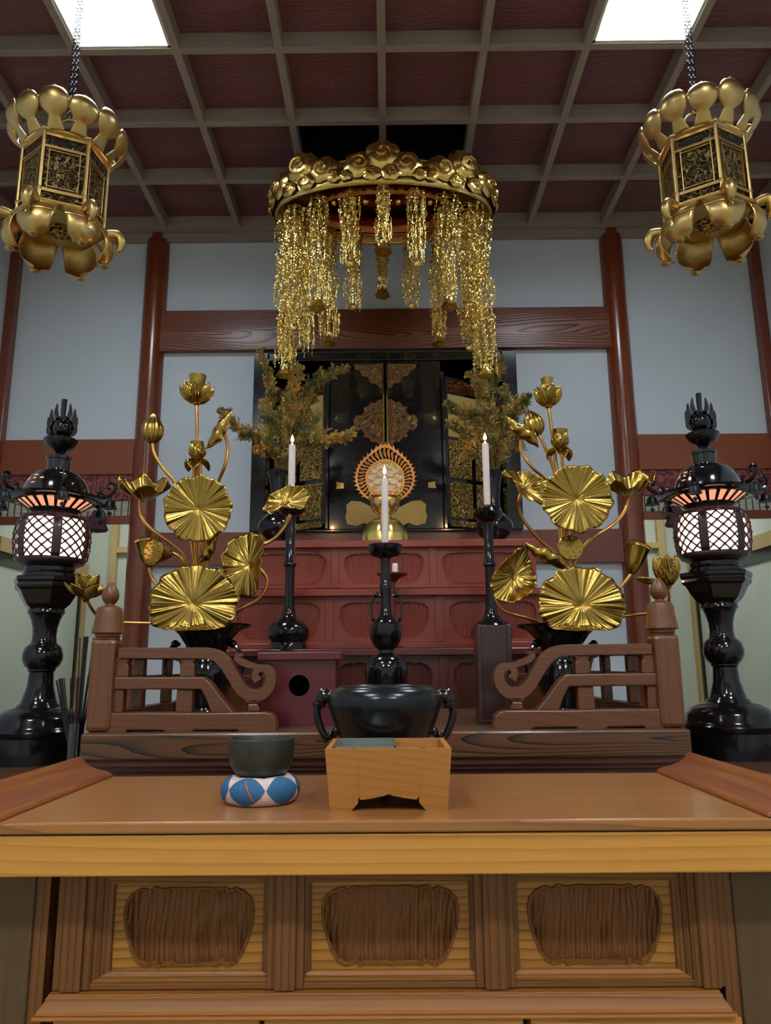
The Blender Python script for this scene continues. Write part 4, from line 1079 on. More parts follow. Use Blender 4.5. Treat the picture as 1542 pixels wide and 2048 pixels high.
    p0 = Vector((xpost + .05, 2.62, za)); pts = spline([p0, p0 + Vector((.02, 0, .04)), p0 + Vector((.07, 0, .066)), p0 + Vector((.15, 0, .072))], 6)
    fin(G().tube(pts, .013, 8), 'rear_arch', M_RAIL)
# ================================================================ GOLD LOTUS ARRANGEMENTS and their vases
YL = 2.36
def frame(nrm, up=(0, 0, 1), c=(0, 0, 0)):
    n_ = Vector(nrm).normalized(); x_ = Vector(up).cross(n_)
    if x_.length < 1e-5: x_ = Vector((1, 0, 0))
    x_.normalize(); y_ = n_.cross(x_)
    return Matrix(((x_.x, y_.x, n_.x, c[0]), (x_.y, y_.y, n_.y, c[1]), (x_.z, y_.z, n_.z, c[2]), (0, 0, 0, 1)))
def lotus_leaf(g, M, rx, rz, folds=22, amp=.006, cup=.0, wav=0.0, wn=5, bend=0.0, seed=0, curl_bottom=0.0, taper=0.0, bax=0.0, nu=260, nv=14):
    rnd = random.Random(seed); ph = [rnd.uniform(0, 6.28) for _ in range(6)]
    def fn(u, v):
        a = 2 * PI * u
        rimv = 1 + .025 * math.sin(9 * a + ph[0]) + .02 * math.sin(14 * a + ph[1])
        r_ = v * rimv
        x = rx * r_ * math.cos(a); y = rz * r_ * math.sin(a)
        f_ = .5 * math.sin(folds * a + ph[2] + 1.2 * math.sin(3 * a)) + .35 * math.sin((folds * .5 + 3) // 1 * a + ph[3] + v * 2) + .3 * math.sin((folds * 1.9) // 1 * a + ph[5] + 2 * v) + .14 * math.sin((folds * 3.1) // 1 * a + ph[0])
        z = amp * f_ * v ** 1.3 + cup * v ** 1.6 + wav * v * v * math.sin(wn * a + ph[4]) - .006 * (1 - min(1, v * 6))
        if taper: x *= 1 - taper * (y / rz)
        if curl_bottom and y < 0:
            t_ = max(0, -y / rz - .35) / .65
            z += curl_bottom * t_ * t_; y += rz * .30 * t_ * t_
        if bend:
            ca, sa = math.cos(bax), math.sin(bax)
            p, q = x * ca + y * sa, -x * sa + y * ca
            R_ = rx; th_ = bend * p / R_
            p2 = R_ / bend * math.sin(th_); z2 = R_ / bend * (1 - math.cos(th_))
            p2 -= z * math.sin(th_); z = z2 + z * math.cos(th_)
            x, y = p2 * ca - q * sa, p2 * sa + q * ca
        return M @ Vector((x, y, z))
    g.grid(fn, nu, nv, True, False)
def spindle(g, a, b_, r_, seed=0, ridges=5):
    a, b_ = Vector(a), Vector(b_); L = (b_ - a).length
    M = frame(b_ - a, (0, 1, 0), a)
    rnd = random.Random(seed)
    def fn(u, v):
        th_ = 2 * PI * u; t_ = v
        e_ = math.sin(PI * t_ ** .85) ** 1.25
        rr_ = r_ * (e_ * (1 + .10 * math.sin(t_ * 26 + th_)) + .05)
        rr_ *= 1 + .10 * math.cos(2 * th_ + 2)
        w_ = r_ * .25 * math.sin(t_ * 6)
        return M @ Vector((rr_ * math.cos(th_) + w_, rr_ * math.sin(th_) * .8, L * t_))
    g.grid(fn, 20, 44, True, False)
    # the loose lip of the rolled leaf winding around it
    pts = []
    for i in range(40):
        t_ = .06 + .88 * i / 39; th_ = -PI / 2 + 1.6 * math.sin(t_ * 3.0); e_ = math.sin(PI * t_ ** .85) ** 1.25
        rr_ = r_ * (e_ * 1.04 + .06); w_ = r_ * .25 * math.sin(t_ * 6)
        pts.append(M @ Vector((rr_ * math.cos(th_) + w_, rr_ * math.sin(th_) * .8, L * t_)))
    g.tube(pts, r_ * .07, 6)
def flower(root, parent, c, up, R, spec, name='lotus_flower', mat=None, pod=True, podr=.4):
    """spec: list of (count, length, width, a0, curl, phase)"""
    f0 = None
    up = Vector(up).normalized(); q = Vector((0, 0, 1)).rotation_difference(up).to_matrix().to_4x4()
    T = Matrix.Translation(c) @ q
    cg = G().lathe([(1e-5, -.012 * R / .06), (R * .16, -.006), (R * .2, 0), (R * .1, .012)], 16, M=T)
    if pod: cg.lathe([(R * .12, 0), (R * podr * .7, R * .7), (R * podr, R * 1.40), (R * podr, R * 1.46), (R * podr * .9, R * 1.48), (1e-5, R * 1.44)], 24, M=T)
    fl = cg.build(name, M_GOLD, parent)
    for (n_, L, W, a0, curl, ph) in spec:
        for i in range(n_):
            g = G(); M = T @ Matrix.Rotation(ph + 2 * PI * i / n_, 4, 'Z') @ Matrix.Translation((R * .12, 0, 0))
            pet(g, M, L, W, cup=.55, curl=curl, a0=a0, tip=.8, nu=29, nv=12, ribs=20, ra=W * .07)
            g.build('petal', mat or M_GOLD, fl, solid=.0012)
    return fl
def bud(parent, c, up, r_, h, name='lotus_bud', n=14, mat=None):
    up = Vector(up).normalized(); q = Vector((0, 0, 1)).rotation_difference(up).to_matrix().to_4x4(); T = Matrix.Translation(c) @ q
    def fn(u, v):
        a = 2 * PI * u; pr = math.sin(PI * min(.999, .04 + v * .96) ** .8) ** .75
        rr_ = r_ * max(pr, .04) * (1 + .05 * math.sin(n * a)) * (1 + .05 * math.cos(3 * a + v * 2))
        return T @ Vector((rr_ * math.cos(a), rr_ * math.sin(a), h * v))
    o = G().grid(fn, 84, 18, True, False).build(name, mat or M_GOLD, parent)
    return o
def seed_pod(parent, c, axis, r_, h, dots=True):
    q = Vector((0, 0, 1)).rotation_difference(Vector(axis).normalized()).to_matrix().to_4x4(); T = Matrix.Translation(c) @ q
    o = G().lathe([(r_ * .12, 0), (r_ * .45, h * .12), (r_ * .75, h * .45), (r_ * .93, h * .85), (r_, h * .88), (r_ * .99, h * .92), (r_ * 1.03, h * .96), (r_ * .97, h), (1e-5, h * 1.03)], 32, M=T, lob=lambda a, z: 1 + .03 * math.sin(9 * a)).build('seed_pod', M_GOLD, parent)
    if dots:
        g = G()
        for k, (n_, rr_) in enumerate(((1, 0), (6, .42), (10, .78))):
            for i in range(n_):
                a = 2 * PI * i / n_ + k; p = T @ Vector((r_ * rr_ * math.cos(a), r_ * rr_ * math.sin(a), h * 1.02))
                g.ball(p, r_ * .085, 8, 5)
        g.build('seeds', M_STEM, o)['kind'] = 'stuff'
    return o
def arrangement(side, vpx, S_):
    rv = P(vpx, 1445, YL); rv.z = ZP
    vt = thing('lotus_vase', 'wide-rimmed black bronze vase holding the %s gold lotus bunch' % side, 'vase', rv, 'vases of the lotus bunches')
    rows = [(46, 1445), (46, 1438), (34, 1428), (30, 1415), (42, 1392), (50, 1368), (50, 1345), (42, 1325), (36, 1310), (42, 1290), (54, 1272), (66, 1260), (84, 1254), (85, 1249), (80, 1248), (62, 1258), (40, 1290), (2, 1300)]
    pr = prof(vpx, YL, ZP, rows); pr[0] = (pr[0][0], 0); pr = [(a, max(b_, 0)) for a, b_ in pr]
    G().lathe(pr, 44).build('vase_body', M_BRONZE, vt)
    for s in (-1, 1):
        q = []
        for dx, y in ((48, 1290), (58, 1288), (72, 1305), (78, 1330), (70, 1352), (50, 1362)):
            p = P(vpx + s * dx, y, YL) - rv; q.append(Vector((p.x, 0, p.z)))
        h_ = G().tube(spline(q, 5), .006, 8); h_.ball(q[1], .013, 8, 6)
        h_.build('vase_handle', M_BRONZE, vt)
    rt_ = P(vpx, 1262, YL)
    lt = thing('lotus_arrangement', 'gilded lotus bunch with round leaves, buds and a %s' % S_['lab'], 'ornament', rt_, 'gold lotus bunches')
    def q(px, py, dy=0): return P(px, py, YL + dy) - rt_
    for (kind, *a) in S_['items']:
        if kind == 'stem':
            pts = spline([q(*p) for p in a[0]], 8); r_ = a[1] if len(a) > 1 else .0058
            G().tube(pts, r_, 10).build('stem', M_STEM, lt)
        elif kind == 'leaf':
            (px, py, dy), nrm, rx, rz, kw = a
            up = kw.pop('up', (0, 0, 1)); k_ = S(px, py, YL + dy)
            g = G(); lotus_leaf(g, frame(nrm, up, q(px, py, dy)), rx * k_, rz * k_, **kw)
            g.build('leaf', M_GOLD, lt, solid=.0016, ang=80)
        elif kind == 'roll':
            p0, p1, r_, sd = a; g = G(); spindle(g, q(*p0), q(*p1), r_ * S(p0[0], p0[1], YL), sd); g.build('rolled_leaf', M_GOLD, lt)
        elif kind == 'bud':
            p, up, r_, h = a; k_ = S(p[0], p[1], YL); bud(lt, q(*p), up, r_ * k_, h * k_)
        elif kind == 'pod':
            p, ax, r_, h, dots = a; k_ = S(p[0], p[1], YL); seed_pod(lt, q(*p), ax, r_ * k_, h * k_, dots)
        elif kind == 'flower':
            p, up, R, spec, kw = a; k_ = S(p[0], p[1], YL)
            flower(None, lt, q(*p), up, R * k_, [(n_, L * k_, W * k_, a0, cu, ph) for (n_, L, W, a0, cu, ph) in spec], **kw)
open_ = [(8, 52, 15, .15, 1.5, .2), (7, 48, 15, .6, 1.0, .6), (5, 38, 13, 1.1, .25, .1)]
full_ = [(8, 46, 16, .35, 1.25, .1), (7, 46, 17, .65, 1.05, .5), (6, 44, 15, 1.0, .7, .2)]
closed_ = [(5, 42, 18, .65, 1.5, .3), (4, 40, 17, 1.05, 1.0, .9), (3, 30, 14, -.5, -.6, .5)]
side_ = [(6, 46, 14, .25, .75, .2), (5, 50, 18, .8, .9, .8), (3, 44, 16, 1.15, .5, .2)]
LEFT = dict(lab='leaf behind the left candle', items=[
    ('stem', [(412, 1270, 0), (404, 1150, .0), (396, 1000, .02), (394, 850, .0), (393, 806, 0)]),
    ('stem', [(405, 1270, .02), (392, 1120, .03), (386, 1000, .03), (390, 925, .0)]),
    ('stem', [(418, 1270, .02), (412, 1150, .03), (408, 1060, .02), (402, 960, .0), (398, 915, -.01)]),
    ('stem', [(400, 1270, .03), (385, 1100, .03), (360, 985, .02), (325, 935, 0), (308, 905, 0), (305, 884, 0)]),
    ('stem', [(410, 1270, .03), (415, 1090, .04), (430, 985, .03), (450, 930, .0), (456, 895, 0), (450, 868, -.01)]),
    ('stem', [(400, 1270, .02), (375, 1130, .03), (345, 1090, .01), (300, 1055, 0), (280, 1025, 0), (280, 998, 0)]),
    ('stem', [(398, 1270, .01), (360, 1200, .0), (315, 1170, .0), (302, 1150, 0), (298, 1132, .0)]),
    ('stem', [(402, 1270, .01), (382, 1160, .02), (365, 1120, .0), (345, 1105, 0)]),
    ('stem', [(408, 1270, 0), (402, 1180, 0), (396, 1140, -.02), (393, 1128, -.02)]),
    ('stem', [(425, 1262, 0), (470, 1225, -.02), (520, 1195, -.02), (534, 1160, -.02), (516, 1134, -.03)]),
    ('stem', [(422, 1270, .01), (450, 1140, .0), (500, 1102, -.02), (545, 1080, -.02), (568, 1055, -.02), (580, 1030, 0)]),
    ('stem', [(395, 1262, 0), (330, 1248, 0), (240, 1245, -.02), (205, 1238, -.08), (185, 1220, -.14), (172, 1195, -.17)], .0045),
    ('leaf', (397, 1018, -.10), (.02, -1, -.06), 68, 67, dict(folds=19, amp=.0046, seed=1, cup=.012)),
    ('leaf', (386, 1207, -.14), (0, -1, .10), 90, 80, dict(folds=21, amp=.0050, seed=2, curl_bottom=.03, wav=.006, wn=8)),
    ('leaf', (288, 1001, .0), (.12, -.5, 1), 50, 46, dict(folds=12, amp=.004, cup=.060, wav=.014, wn=6, seed=3)),
    ('leaf', (498, 1130, -.03), (-.3, -.95, .1), 58, 66, dict(folds=14, amp=.004, bend=1.3, bax=-.25, seed=4, up=(-.2, 0, 1))),
    ('leaf', (572, 1006, -.05), (-.05, -.75, .45), 50, 34, dict(folds=12, amp=.004, bend=1.3, bax=1.2, seed=5, up=(-.5, 0, 1), wav=.008)),
    ('roll', (412, 898, -.01), (468, 821, -.03), 13, 1),
    ('roll', (393, 1129, -.02), (441, 1066, -.06), 13, 2),
    ('bud', (304, 886, 0), (0, 0, 1), 21, 62),
    ('flower', (393, 806, 0), (0, 0, 1), 40, open_, dict(podr=.42)),
    ('flower', (394, 921, -.01), (0, -.15, 1), 26, closed_, dict(podr=.5)),
    ('pod', (298, 1136, .0), (-.12, .1, 1), 26, 58, False),
    ('pod', (342, 1108, .0), (-.55, -.85, -.05), 25, 46, True),
    ('flower', (171, 1196, -.17), (.1, -.1, 1), 44, side_, dict(pod=False)),
])
RIGHT = dict(lab='tulip-like flower by the right post', items=[
    ('stem', [(1132, 1270, 0), (1128, 1150, .0), (1120, 1000, .02), (1102, 850, .0), (1097, 812, 0)]),
    ('stem', [(1136, 1270, .02), (1138, 1120, .03), (1135, 1000, .03), (1124, 920, .0), (1122, 895, 0)]),
    ('stem', [(1128, 1270, .03), (1125, 1100, .03), (1112, 960, .02), (1088, 890, 0), (1076, 868, 0)]),
    ('stem', [(1126, 1270, .03), (1122, 1090, .04), (1100, 975, .03), (1065, 935, .0), (1044, 905, 0), (1042, 880, -.01)]),
    ('stem', [(1126, 1270, .02), (1120, 1130, .03), (1080, 1080, .01), (1050, 1045, 0), (1038, 1020, -.01), (1038, 1000, -.03), (1044, 980, -.04)]),
    ('stem', [(1140, 1270, .02), (1146, 1140, .02), (1175, 1085, .0), (1225, 1050, 0), (1250, 1020, 0), (1258, 990, 0)]),
    ('stem', [(1145, 1262, .01), (1190, 1215, .0), (1240, 1175, .0), (1262, 1148, 0)]),
    ('stem', [(1132, 1270, 0), (1132, 1180, 0), (1138, 1140, -.02), (1136, 1136, -.02)]),
    ('stem', [(1120, 1262, 0), (1060, 1238, -.02), (1010, 1222, -.02), (992, 1198, -.02), (993, 1172, -.01)]),
    ('stem', [(1150, 1258, 0), (1220, 1238, 0), (1270, 1230, -.03), (1325, 1222, -.10), (1338, 1200, -.15), (1336, 1170, -.17)], .0045),
    ('leaf', (1153, 998, -.10), (-.02, -1, -.06), 70, 68, dict(folds=18, amp=.0046, seed=11, cup=.012)),
    ('leaf', (1164, 1209, -.14), (0, -1, .10), 87, 78, dict(folds=21, amp=.0050, seed=12, curl_bottom=.03, wav=.006, wn=8)),
    ('leaf', (1258, 992, .0), (-.15, -.5, 1), 50, 46, dict(folds=12, amp=.004, cup=.060, wav=.014, wn=6, seed=13)),
    ('leaf', (1028, 1152, -.03), (.25, -.9, .1), 46, 64, dict(folds=14, amp=.004, bend=1.1, bax=-.6, seed=14, up=(.35, 0, 1), taper=.3)),
    ('leaf', (1046, 974, -.04), (.25, -.8, .45), 52, 38, dict(folds=12, amp=.004, bend=1.5, bax=1.1, seed=15, up=(.6, 0, 1), wav=.006)),
    ('roll', (1077, 895, -.01), (1013, 831, -.03), 13, 3),
    ('roll', (1137, 1142, -.04), (1047, 1081, -.06), 14, 4),
    ('bud', (1074, 872, 0), (-.25, 0, 1), 20, 56),
    ('flower', (1097, 812, 0), (0, 0, 1), 40, full_, dict(podr=.3)),
    ('flower', (1120, 899, -.01), (0.05, -.15, 1), 28, closed_, dict(podr=.5)),
    ('pod', (1262, 1150, .0), (.35, .05, 1), 24, 66, False),
    ('pod', (1131, 1104, .03), (0, -1, .05), 25, 46, True),
    ('flower', (1336, 1172, -.17), (-.05, -.1, 1), 34, [(6, 62, 21, .7, 1.1, .2), (5, 60, 20, 1.0, .7, .8)], dict(pod=False)),
    ('flower', (1316, 1168, -.19), (-.7, -.1, .6), 10, [(1, 48, 16, .9, .5, PI)], dict(pod=False)),
])
arrangement('left', 408, LEFT)
arrangement('right', 1130, RIGHT)
# ================================================================ BLACK STANDING LANTERNS
YTL = 2.36
def toro(px, side, rot, lab):
    rt_ = P(px, 1500, YTL); rt_.z = ZST
    t = thing('standing_lantern', lab, 'lantern', rt_, 'black standing lanterns')
    PX_ = 1430
    def z(y): return P(PX_, y, YTL).z - ZST
    k = S(PX_, 1250, YTL)
    def rows(L): return [(max(a * .93 * S(PX_, y, YTL), 1e-6), max(z(y), 0)) for a, y in L]
    pr = rows([(98, 1525), (98, 1516), (92, 1512), (92, 1462), (96, 1458), (98, 1450), (94, 1444), (90, 1440), (88, 1428), (78, 1416), (60, 1408), (46, 1404), (42, 1398)])
    pr[0] = (pr[0][0], 0)
    G().lathe(pr, 56).build('base', M_BRONZE, t)
    pr = rows([(42, 1400), (38, 1396), (34, 1385), (27, 1362), (25, 1340), (25, 1334), (28, 1331), (28, 1328), (36, 1320), (41, 1308), (41, 1298), (37, 1285), (28, 1277), (26, 1275), (24, 1262), (25, 1245), (30, 1228), (35, 1218), (38, 1216), (37, 1210), (35, 1206)])
    G().lathe(pr, 40).build('stem', M_BRONZE, t)
    # hexagonal platform
    def hexl(g, L, n=6, ph=0):
        vs = []; fs = []
        rr = rows(L)
        for r_, zz in rr:
            for q in range(n):
                a = ph + 2 * PI * q / n; vs.append((r_ * math.cos(a), r_ * math.sin(a), zz))
        m_ = len(rr)
        for i in range(m_ - 1):
            for q in range(n): fs.append((i * n + q, i * n + (q + 1) % n, (i + 1) * n + (q + 1) % n, (i + 1) * n + q))
        fs.append(tuple(range(n - 1, -1, -1))); fs.append(tuple((m_ - 1) * n + q for q in range(n)))
        return g.add(vs, fs)
    g = hexl(G(), [(38, 1208), (50, 1198), (58, 1186), (66, 1172), (72, 1168), (74, 1164), (72, 1158), (76, 1154), (76, 1146), (60, 1144)], 6, rot + PI / 6)
    g.build('platform', M_BRONZE, t, smooth=False, bevel=.003)
    G().lathe(rows([(54, 1146), (54, 1138), (50, 1136), (52, 1132), (50, 1124), (56, 1120)]), 40).build('fire_box_foot', M_BRONZE, t)
    # barrel fire box
    B = rows([(54, 1122), (66, 1117), (73, 1106), (76, 1085), (77, 1068), (75, 1048), (70, 1032), (62, 1024), (50, 1021)])
    def br(zz):
        for (r0, z0), (r1, z1) in zip(B[:-1], B[1:]):
            if z0 <= zz <= z1: return r0 + (r1 - r0) * (zz - z0) / (z1 - z0)
        return B[0][0] if zz < B[0][1] else B[-1][0]
    def lobr(a): return 1 - .035 * (1 - abs(math.cos(3 * (a - rot))))
    def sp(a, zz, off=0):
        r_ = (br(zz) + off) * lobr(a); return Vector((r_ * math.cos(a), r_ * math.sin(a), zz))
    zw0, zw1 = z(1108), z(1032); ha = math.radians(23)
    fb = G()
    nseg = 24
    zs_lo = [b_[1] for b_ in B if b_[1] < zw0] + [zw0]; zs_hi = [zw1] + [b_[1] for b_ in B if b_[1] > zw1]
    fb.grid(lambda u, v: sp(2 * PI * u, zs_lo[int(round(v * (len(zs_lo) - 1)))]), 72, len(zs_lo), True)
    fb.grid(lambda u, v: sp(2 * PI * u, zs_hi[int(round(v * (len(zs_hi) - 1)))]), 72, len(zs_hi), True)
    for q in range(6):
        a0 = rot + PI / 3 * q
        fb.grid(lambda u, v: sp(a0 + ha + (PI / 3 - 2 * ha) * u, zw0 + (zw1 - zw0) * v), 7, 12)
    fbo = fb.build('fire_box', plain('lantern_brown_bronze_' + side, (58, 40, 42), .3, metal=.4, coat=.2), t, solid=.004)
    for q in range(6):
        a0 = rot + PI / 3 * q
        g = G()
        hu = 1.35; hv = 2.05
        def pt(u, v): return sp(a0 + ha * u / hu, (zw0 + zw1) / 2 + (zw1 - zw0) / 2 * v / hv, -.001)
        c_ = -8
        while c_ < 8:
            for sg in (-1, 1):
                seg = []
                for i in range(41):
                    u = -hu + 2 * hu * i / 40; v = sg * (u) + c_ + .5
                    if -hv <= v <= hv: seg.append(pt(u, v))
                if len(seg) > 2: g.tube(seg, .0029, 6)
            c_ += 1
        # thickened crossings that give the holes their quatrefoil look
        for i in range(-6, 7):
            for j in range(-7, 8):
                for (u, v) in (((i), (j + .5)), ((i + .5), (j))):
                    if abs(u) < hu and abs(v) < hv: g.ball(pt(u, v), .0056, 6, 4)
        g.build('lattice_window', MATS['lantern_brown_bronze_' + side], fbo)
    gl = G().grid(lambda u, v: sp(2 * PI * u, zw0 - .004 + (zw1 - zw0 + .008) * v, -.012), 60, 12, True)
    gl.build('lamp_paper', M_GLOW, t)
    # neck, roof
    G().lathe(rows([(50, 1022), (48, 1018), (47, 1008)]), 40).build('neck', MATS['lantern_brown_bronze_' + side], t)
    zr = z(994)
    # slotted soffit: dark ring with glowing slots
    k2 = S(PX_, 990, YTL) * .93
    G().lathe([(49 * k2, zr - .026), (76 * k2, zr + .0015), (76 * k2, zr + .004), (49 * k2, zr - .020)], 48).build('roof_glow', M_GLOW2, t)
    g = G(); nsl = 22
    for i in range(nsl):
        a = 2 * PI * i / nsl; da = PI / nsl * .34
        vs = []
        for (r_, zz) in ((49 * k2, zr - .031), (80 * k2, zr + .001)):
            for s_ in (-1, 1): vs.append((r_ * math.cos(a + s_ * da), r_ * math.sin(a + s_ * da), zz))
        vs2 = [(x, y, zz + .003) for x, y, zz in vs]
        g.add(vs + vs2, [(0, 2, 3, 1), (4, 5, 7, 6), (0, 1, 5, 4), (1, 3, 7, 5), (3, 2, 6, 7), (2, 0, 4, 6)])
    g.lathe([(45 * k2, zr - .034), (52 * k2, zr - .030), (52 * k2, zr - .025), (45 * k2, zr - .026)], 40)
    g.build('slotted_soffit', M_BRONZE, t, smooth=False)['kind'] = 'stuff'
    G().lathe([(74 * k2, zr - .001), (102 * k2, zr + .003), (107 * k2, zr + .008), (105 * k2, zr + .013), (82 * k2, zr + .012), (70 * k2, zr + .018), (68 * k2, z(975)), (64 * k2, z(962)), (56 * k2, z(948)), (44 * k2, z(937)), (30 * k2, z(931)), (24 * k2, z(929)), (24 * k2, z(910)), (27 * k2, z(909)), (27 * k2, z(903)), (12 * k2, z(901))], 56).build('roof', M_LACQ, t)
    # pierced motifs in the dome showing lamp light
    a_m = -PI / 2 - .35 if side == 'left' else PI + .42
    g = G()
    for (da, y, w_, h_) in ((0, 950, 5, 1.6), (0, 957, 3, 2.2), (0, 966, 5, 1.6), (-.28, 957, 1.8, 6), (.28, 957, 4, 2)):
        a = a_m + da; r_ = {950: 58.5, 957: 62.6, 966: 66.2}[y] * k2
        c = Vector((r_ * math.cos(a), r_ * math.sin(a), z(y))); nrm = Vector((math.cos(a), math.sin(a), .75))
        M = frame(nrm, (0, 0, 1), c)
        g.add([M @ Vector((w_ * k2 * math.cos(2 * PI * i / 12) * (1 + .2 * math.cos(4 * PI * i / 12)), h_ * k2 * math.sin(2 * PI * i / 12), .0008)) for i in range(12)], [tuple(range(12))])
    g.build('pierced_motif', M_GLOW2, t)['kind'] = 'stuff'
    # finial: lotus cup, jewel, flames
    G().lathe(rows([(12, 902), (9, 896), (14, 890), (26, 884), (31, 874), (33, 868), (28, 866), (20, 868), (10, 868)]), 36, lob=lambda a, zz: 1 + .07 * abs(math.sin(4 * a)) * (1 if zz > z(884) else .3)).build('lotus_cup', M_BRONZE, t)
    jw = G().lathe(rows([(8, 868), (9, 860), (15, 855), (19, 846), (17, 837), (10, 829), (3, 824), (1, 822)]), 28).build('jewel', M_BRONZE, t)
    g = G(); kf = S(PX_, 840, YTL) * .93
    def f2(dx, y): return (dx * kf, z(y))
    for s in (-1, 1):
        for (bx, by, tx, ty, w_) in ((10, 862, 32, 842, 9), (14, 852, 31, 822, 10), (14, 840, 25, 806, 10), (9, 830, 14, 795, 9)):
            path = spline2([f2(s * bx, by), f2(s * (bx * .35 + tx * .65 + 3), by * .45 + ty * .55 + 3), f2(s * tx, ty)], 5)
            g.ribbon(path, [v_ * kf for v_ in interp([w_ * .9, w_, w_ * .12], len(path))], -.002, .002)
        g.ribbon(spline2([f2(s * 7, 864), f2(s * 13, 850), f2(s * 11, 834), f2(s * 1, 824)], 6), 14 * kf, -.0015, .0015)
        g.ribbon(spline2([f2(s * 8, 866), f2(s * 22, 852), f2(s * 20, 836), f2(s * 6, 822)], 6), 5 * kf, -.002, .002)
    g.tube([(0, 0, z(830)), (0, 0, z(812)), (.001, 0, z(787))], [.006, .0085, .0095], 10)
    g.build('flame_halo', M_BRONZE, jw, smooth=False)
    # curled eave ends with bells
    for q in range(6):
        a = rot + PI / 6 + PI / 3 * q; ca, sa = math.cos(a), math.sin(a)
        def c3(r_, zz): return Vector((r_ * k2 * ca, r_ * k2 * sa, zr + zz * k2))
        pts = spline([c3(90, 10), c3(106, 12), c3(120, 20), c3(126, 32), c3(120, 42), c3(111, 40), c3(110, 32), c3(115, 30)], 5)
        g = G().tube(pts, interp([4.5 * k2, 4.5 * k2, 4 * k2, 4 * k2, 3.6 * k2, 3 * k2, 2.6 * k2, 3.4 * k2], len(pts)), 8)
        g.tube(spline([c3(90, 12), c3(90, 22), c3(96, 24), c3(97, 18)], 4), 2.6 * k2, 6)
        cu = g.build('eave_curl', M_BRONZE, t)
        bx = c3(118, 16)
        g = G().tube([bx, bx - Vector((0, 0, 9 * k2))], .0009, 5)
        zb_ = bx.z - 30 * k2
        bc = (bx.x, bx.y, zb_)
        g.lathe([(15 * k2, 0), (14 * k2, 2 * k2), (11.5 * k2, 6 * k2), (10.5 * k2, 12 * k2), (8 * k2, 17 * k2), (3 * k2, 20 * k2), (2 * k2, 23 * k2), (1e-5, 23 * k2)], 20, bc)
        bl = g.build('wind_bell', M_IRON, cu)
        z3 = zb_ - 10 * k2
        G().tube([(bx.x, bx.y, zb_ + 4 * k2), (bx.x, bx.y, z3)], .0007, 5).add([(bx.x - 6 * k2, bx.y, z3), (bx.x, bx.y - .001, z3 - 8 * k2), (bx.x + 6 * k2, bx.y, z3), (bx.x, bx.y - .001, z3 + 4 * k2)], [(0, 1, 2, 3)]).build('clapper', M_IRON, bl)
    l = bpy.data.lights.new('lantern_light', 'POINT'); l.energy = 1.0; l.color = (1, .72, .58); l.shadow_soft_size = .03
    lo = bpy.data.objects.new('lantern_light', l); SC.collection.objects.link(lo); lo.parent = t; lo.location = (0, 0, zr - .045)
toro(70, 'left', -PI / 2 + math.radians(.5), 'tall black bronze lantern with glowing lattice windows, beside the jar of incense sticks')
toro(1466, 'right', -PI / 2 - math.radians(5.6), 'tall black bronze lantern with glowing lattice windows, right of the balustrade with the tulip-like flower')
# ================================================================ GOLD CANOPY
YCN = 3.45; RX = 209 * S(767, 420, YCN); RY = .25
ZB = P(767, 432, YCN).z
rc_ = Vector((0, YCN, ZB))
cn = thing('canopy', 'gold cloud-edged ceremonial canopy hanging under the dark ceiling opening', 'canopy', rc_)
def el(a, off=0, z=0):      # a = 0 at the front centre
    return Vector(((RX + off) * math.sin(a), -(RY + off) * math.cos(a), z))
ros = []
for c0 in (0, .72, -.72):
    for dx, z, r_ in ((0, .150, .076), (-.20, .100, .068), (.20, .100, .068), (.07, .050, .044), (-.09, .045, .040), (.31, .05, .035), (-.31, .045, .03)):
        x = c0 + dx
        if abs(x) < .96: ros.append((math.asin(x), z, r_))
for a in (1.25, 1.48, 1.72, 1.98, 2.3, 2.7, 3.1): 
    for s in (-1, 1):
        ros.append((s * a, .105, .062)); ros.append((s * (a + .10), .045, .036))
def vtop(a):
    z = .07 + .008 * abs(math.sin(a * 14)); p = el(a)
    for (ar, zr_, rr_) in ros:
        if rr_ < .06: continue
        d = (el(ar) - p).length; q = rr_ * 1.12
        if d < q: z = max(z, zr_ + math.sqrt(q * q - d * d) + .003 * math.sin(a * 60))
    return z
def vtop_old(a):                # valance top: three rising clouds over the front
    x = math.sin(a)
    base = .135 + .0 * x
    c = 0
    for (c0, w_, h_) in ((0, .36, .085), (.70, .33, .085), (-.70, .33, .085)):
        d = (x - c0) / w_
        if abs(d) < 1: c = max(c, h_ * (1 - d * d) ** .7)
    if math.cos(a) < 0: c = .02
    return base + c + .012 * abs(math.sin(a * 10)) - .04 * (abs(x) ** 6)
NS = 420
g = G().grid(lambda u, v: el(2 * PI * u, .012 * math.sin(PI * v) + .01, vtop(2 * PI * u) * v), NS, 8, True, False)
va = g.build('cloud_valance', M_CANG, cn, solid=.006)
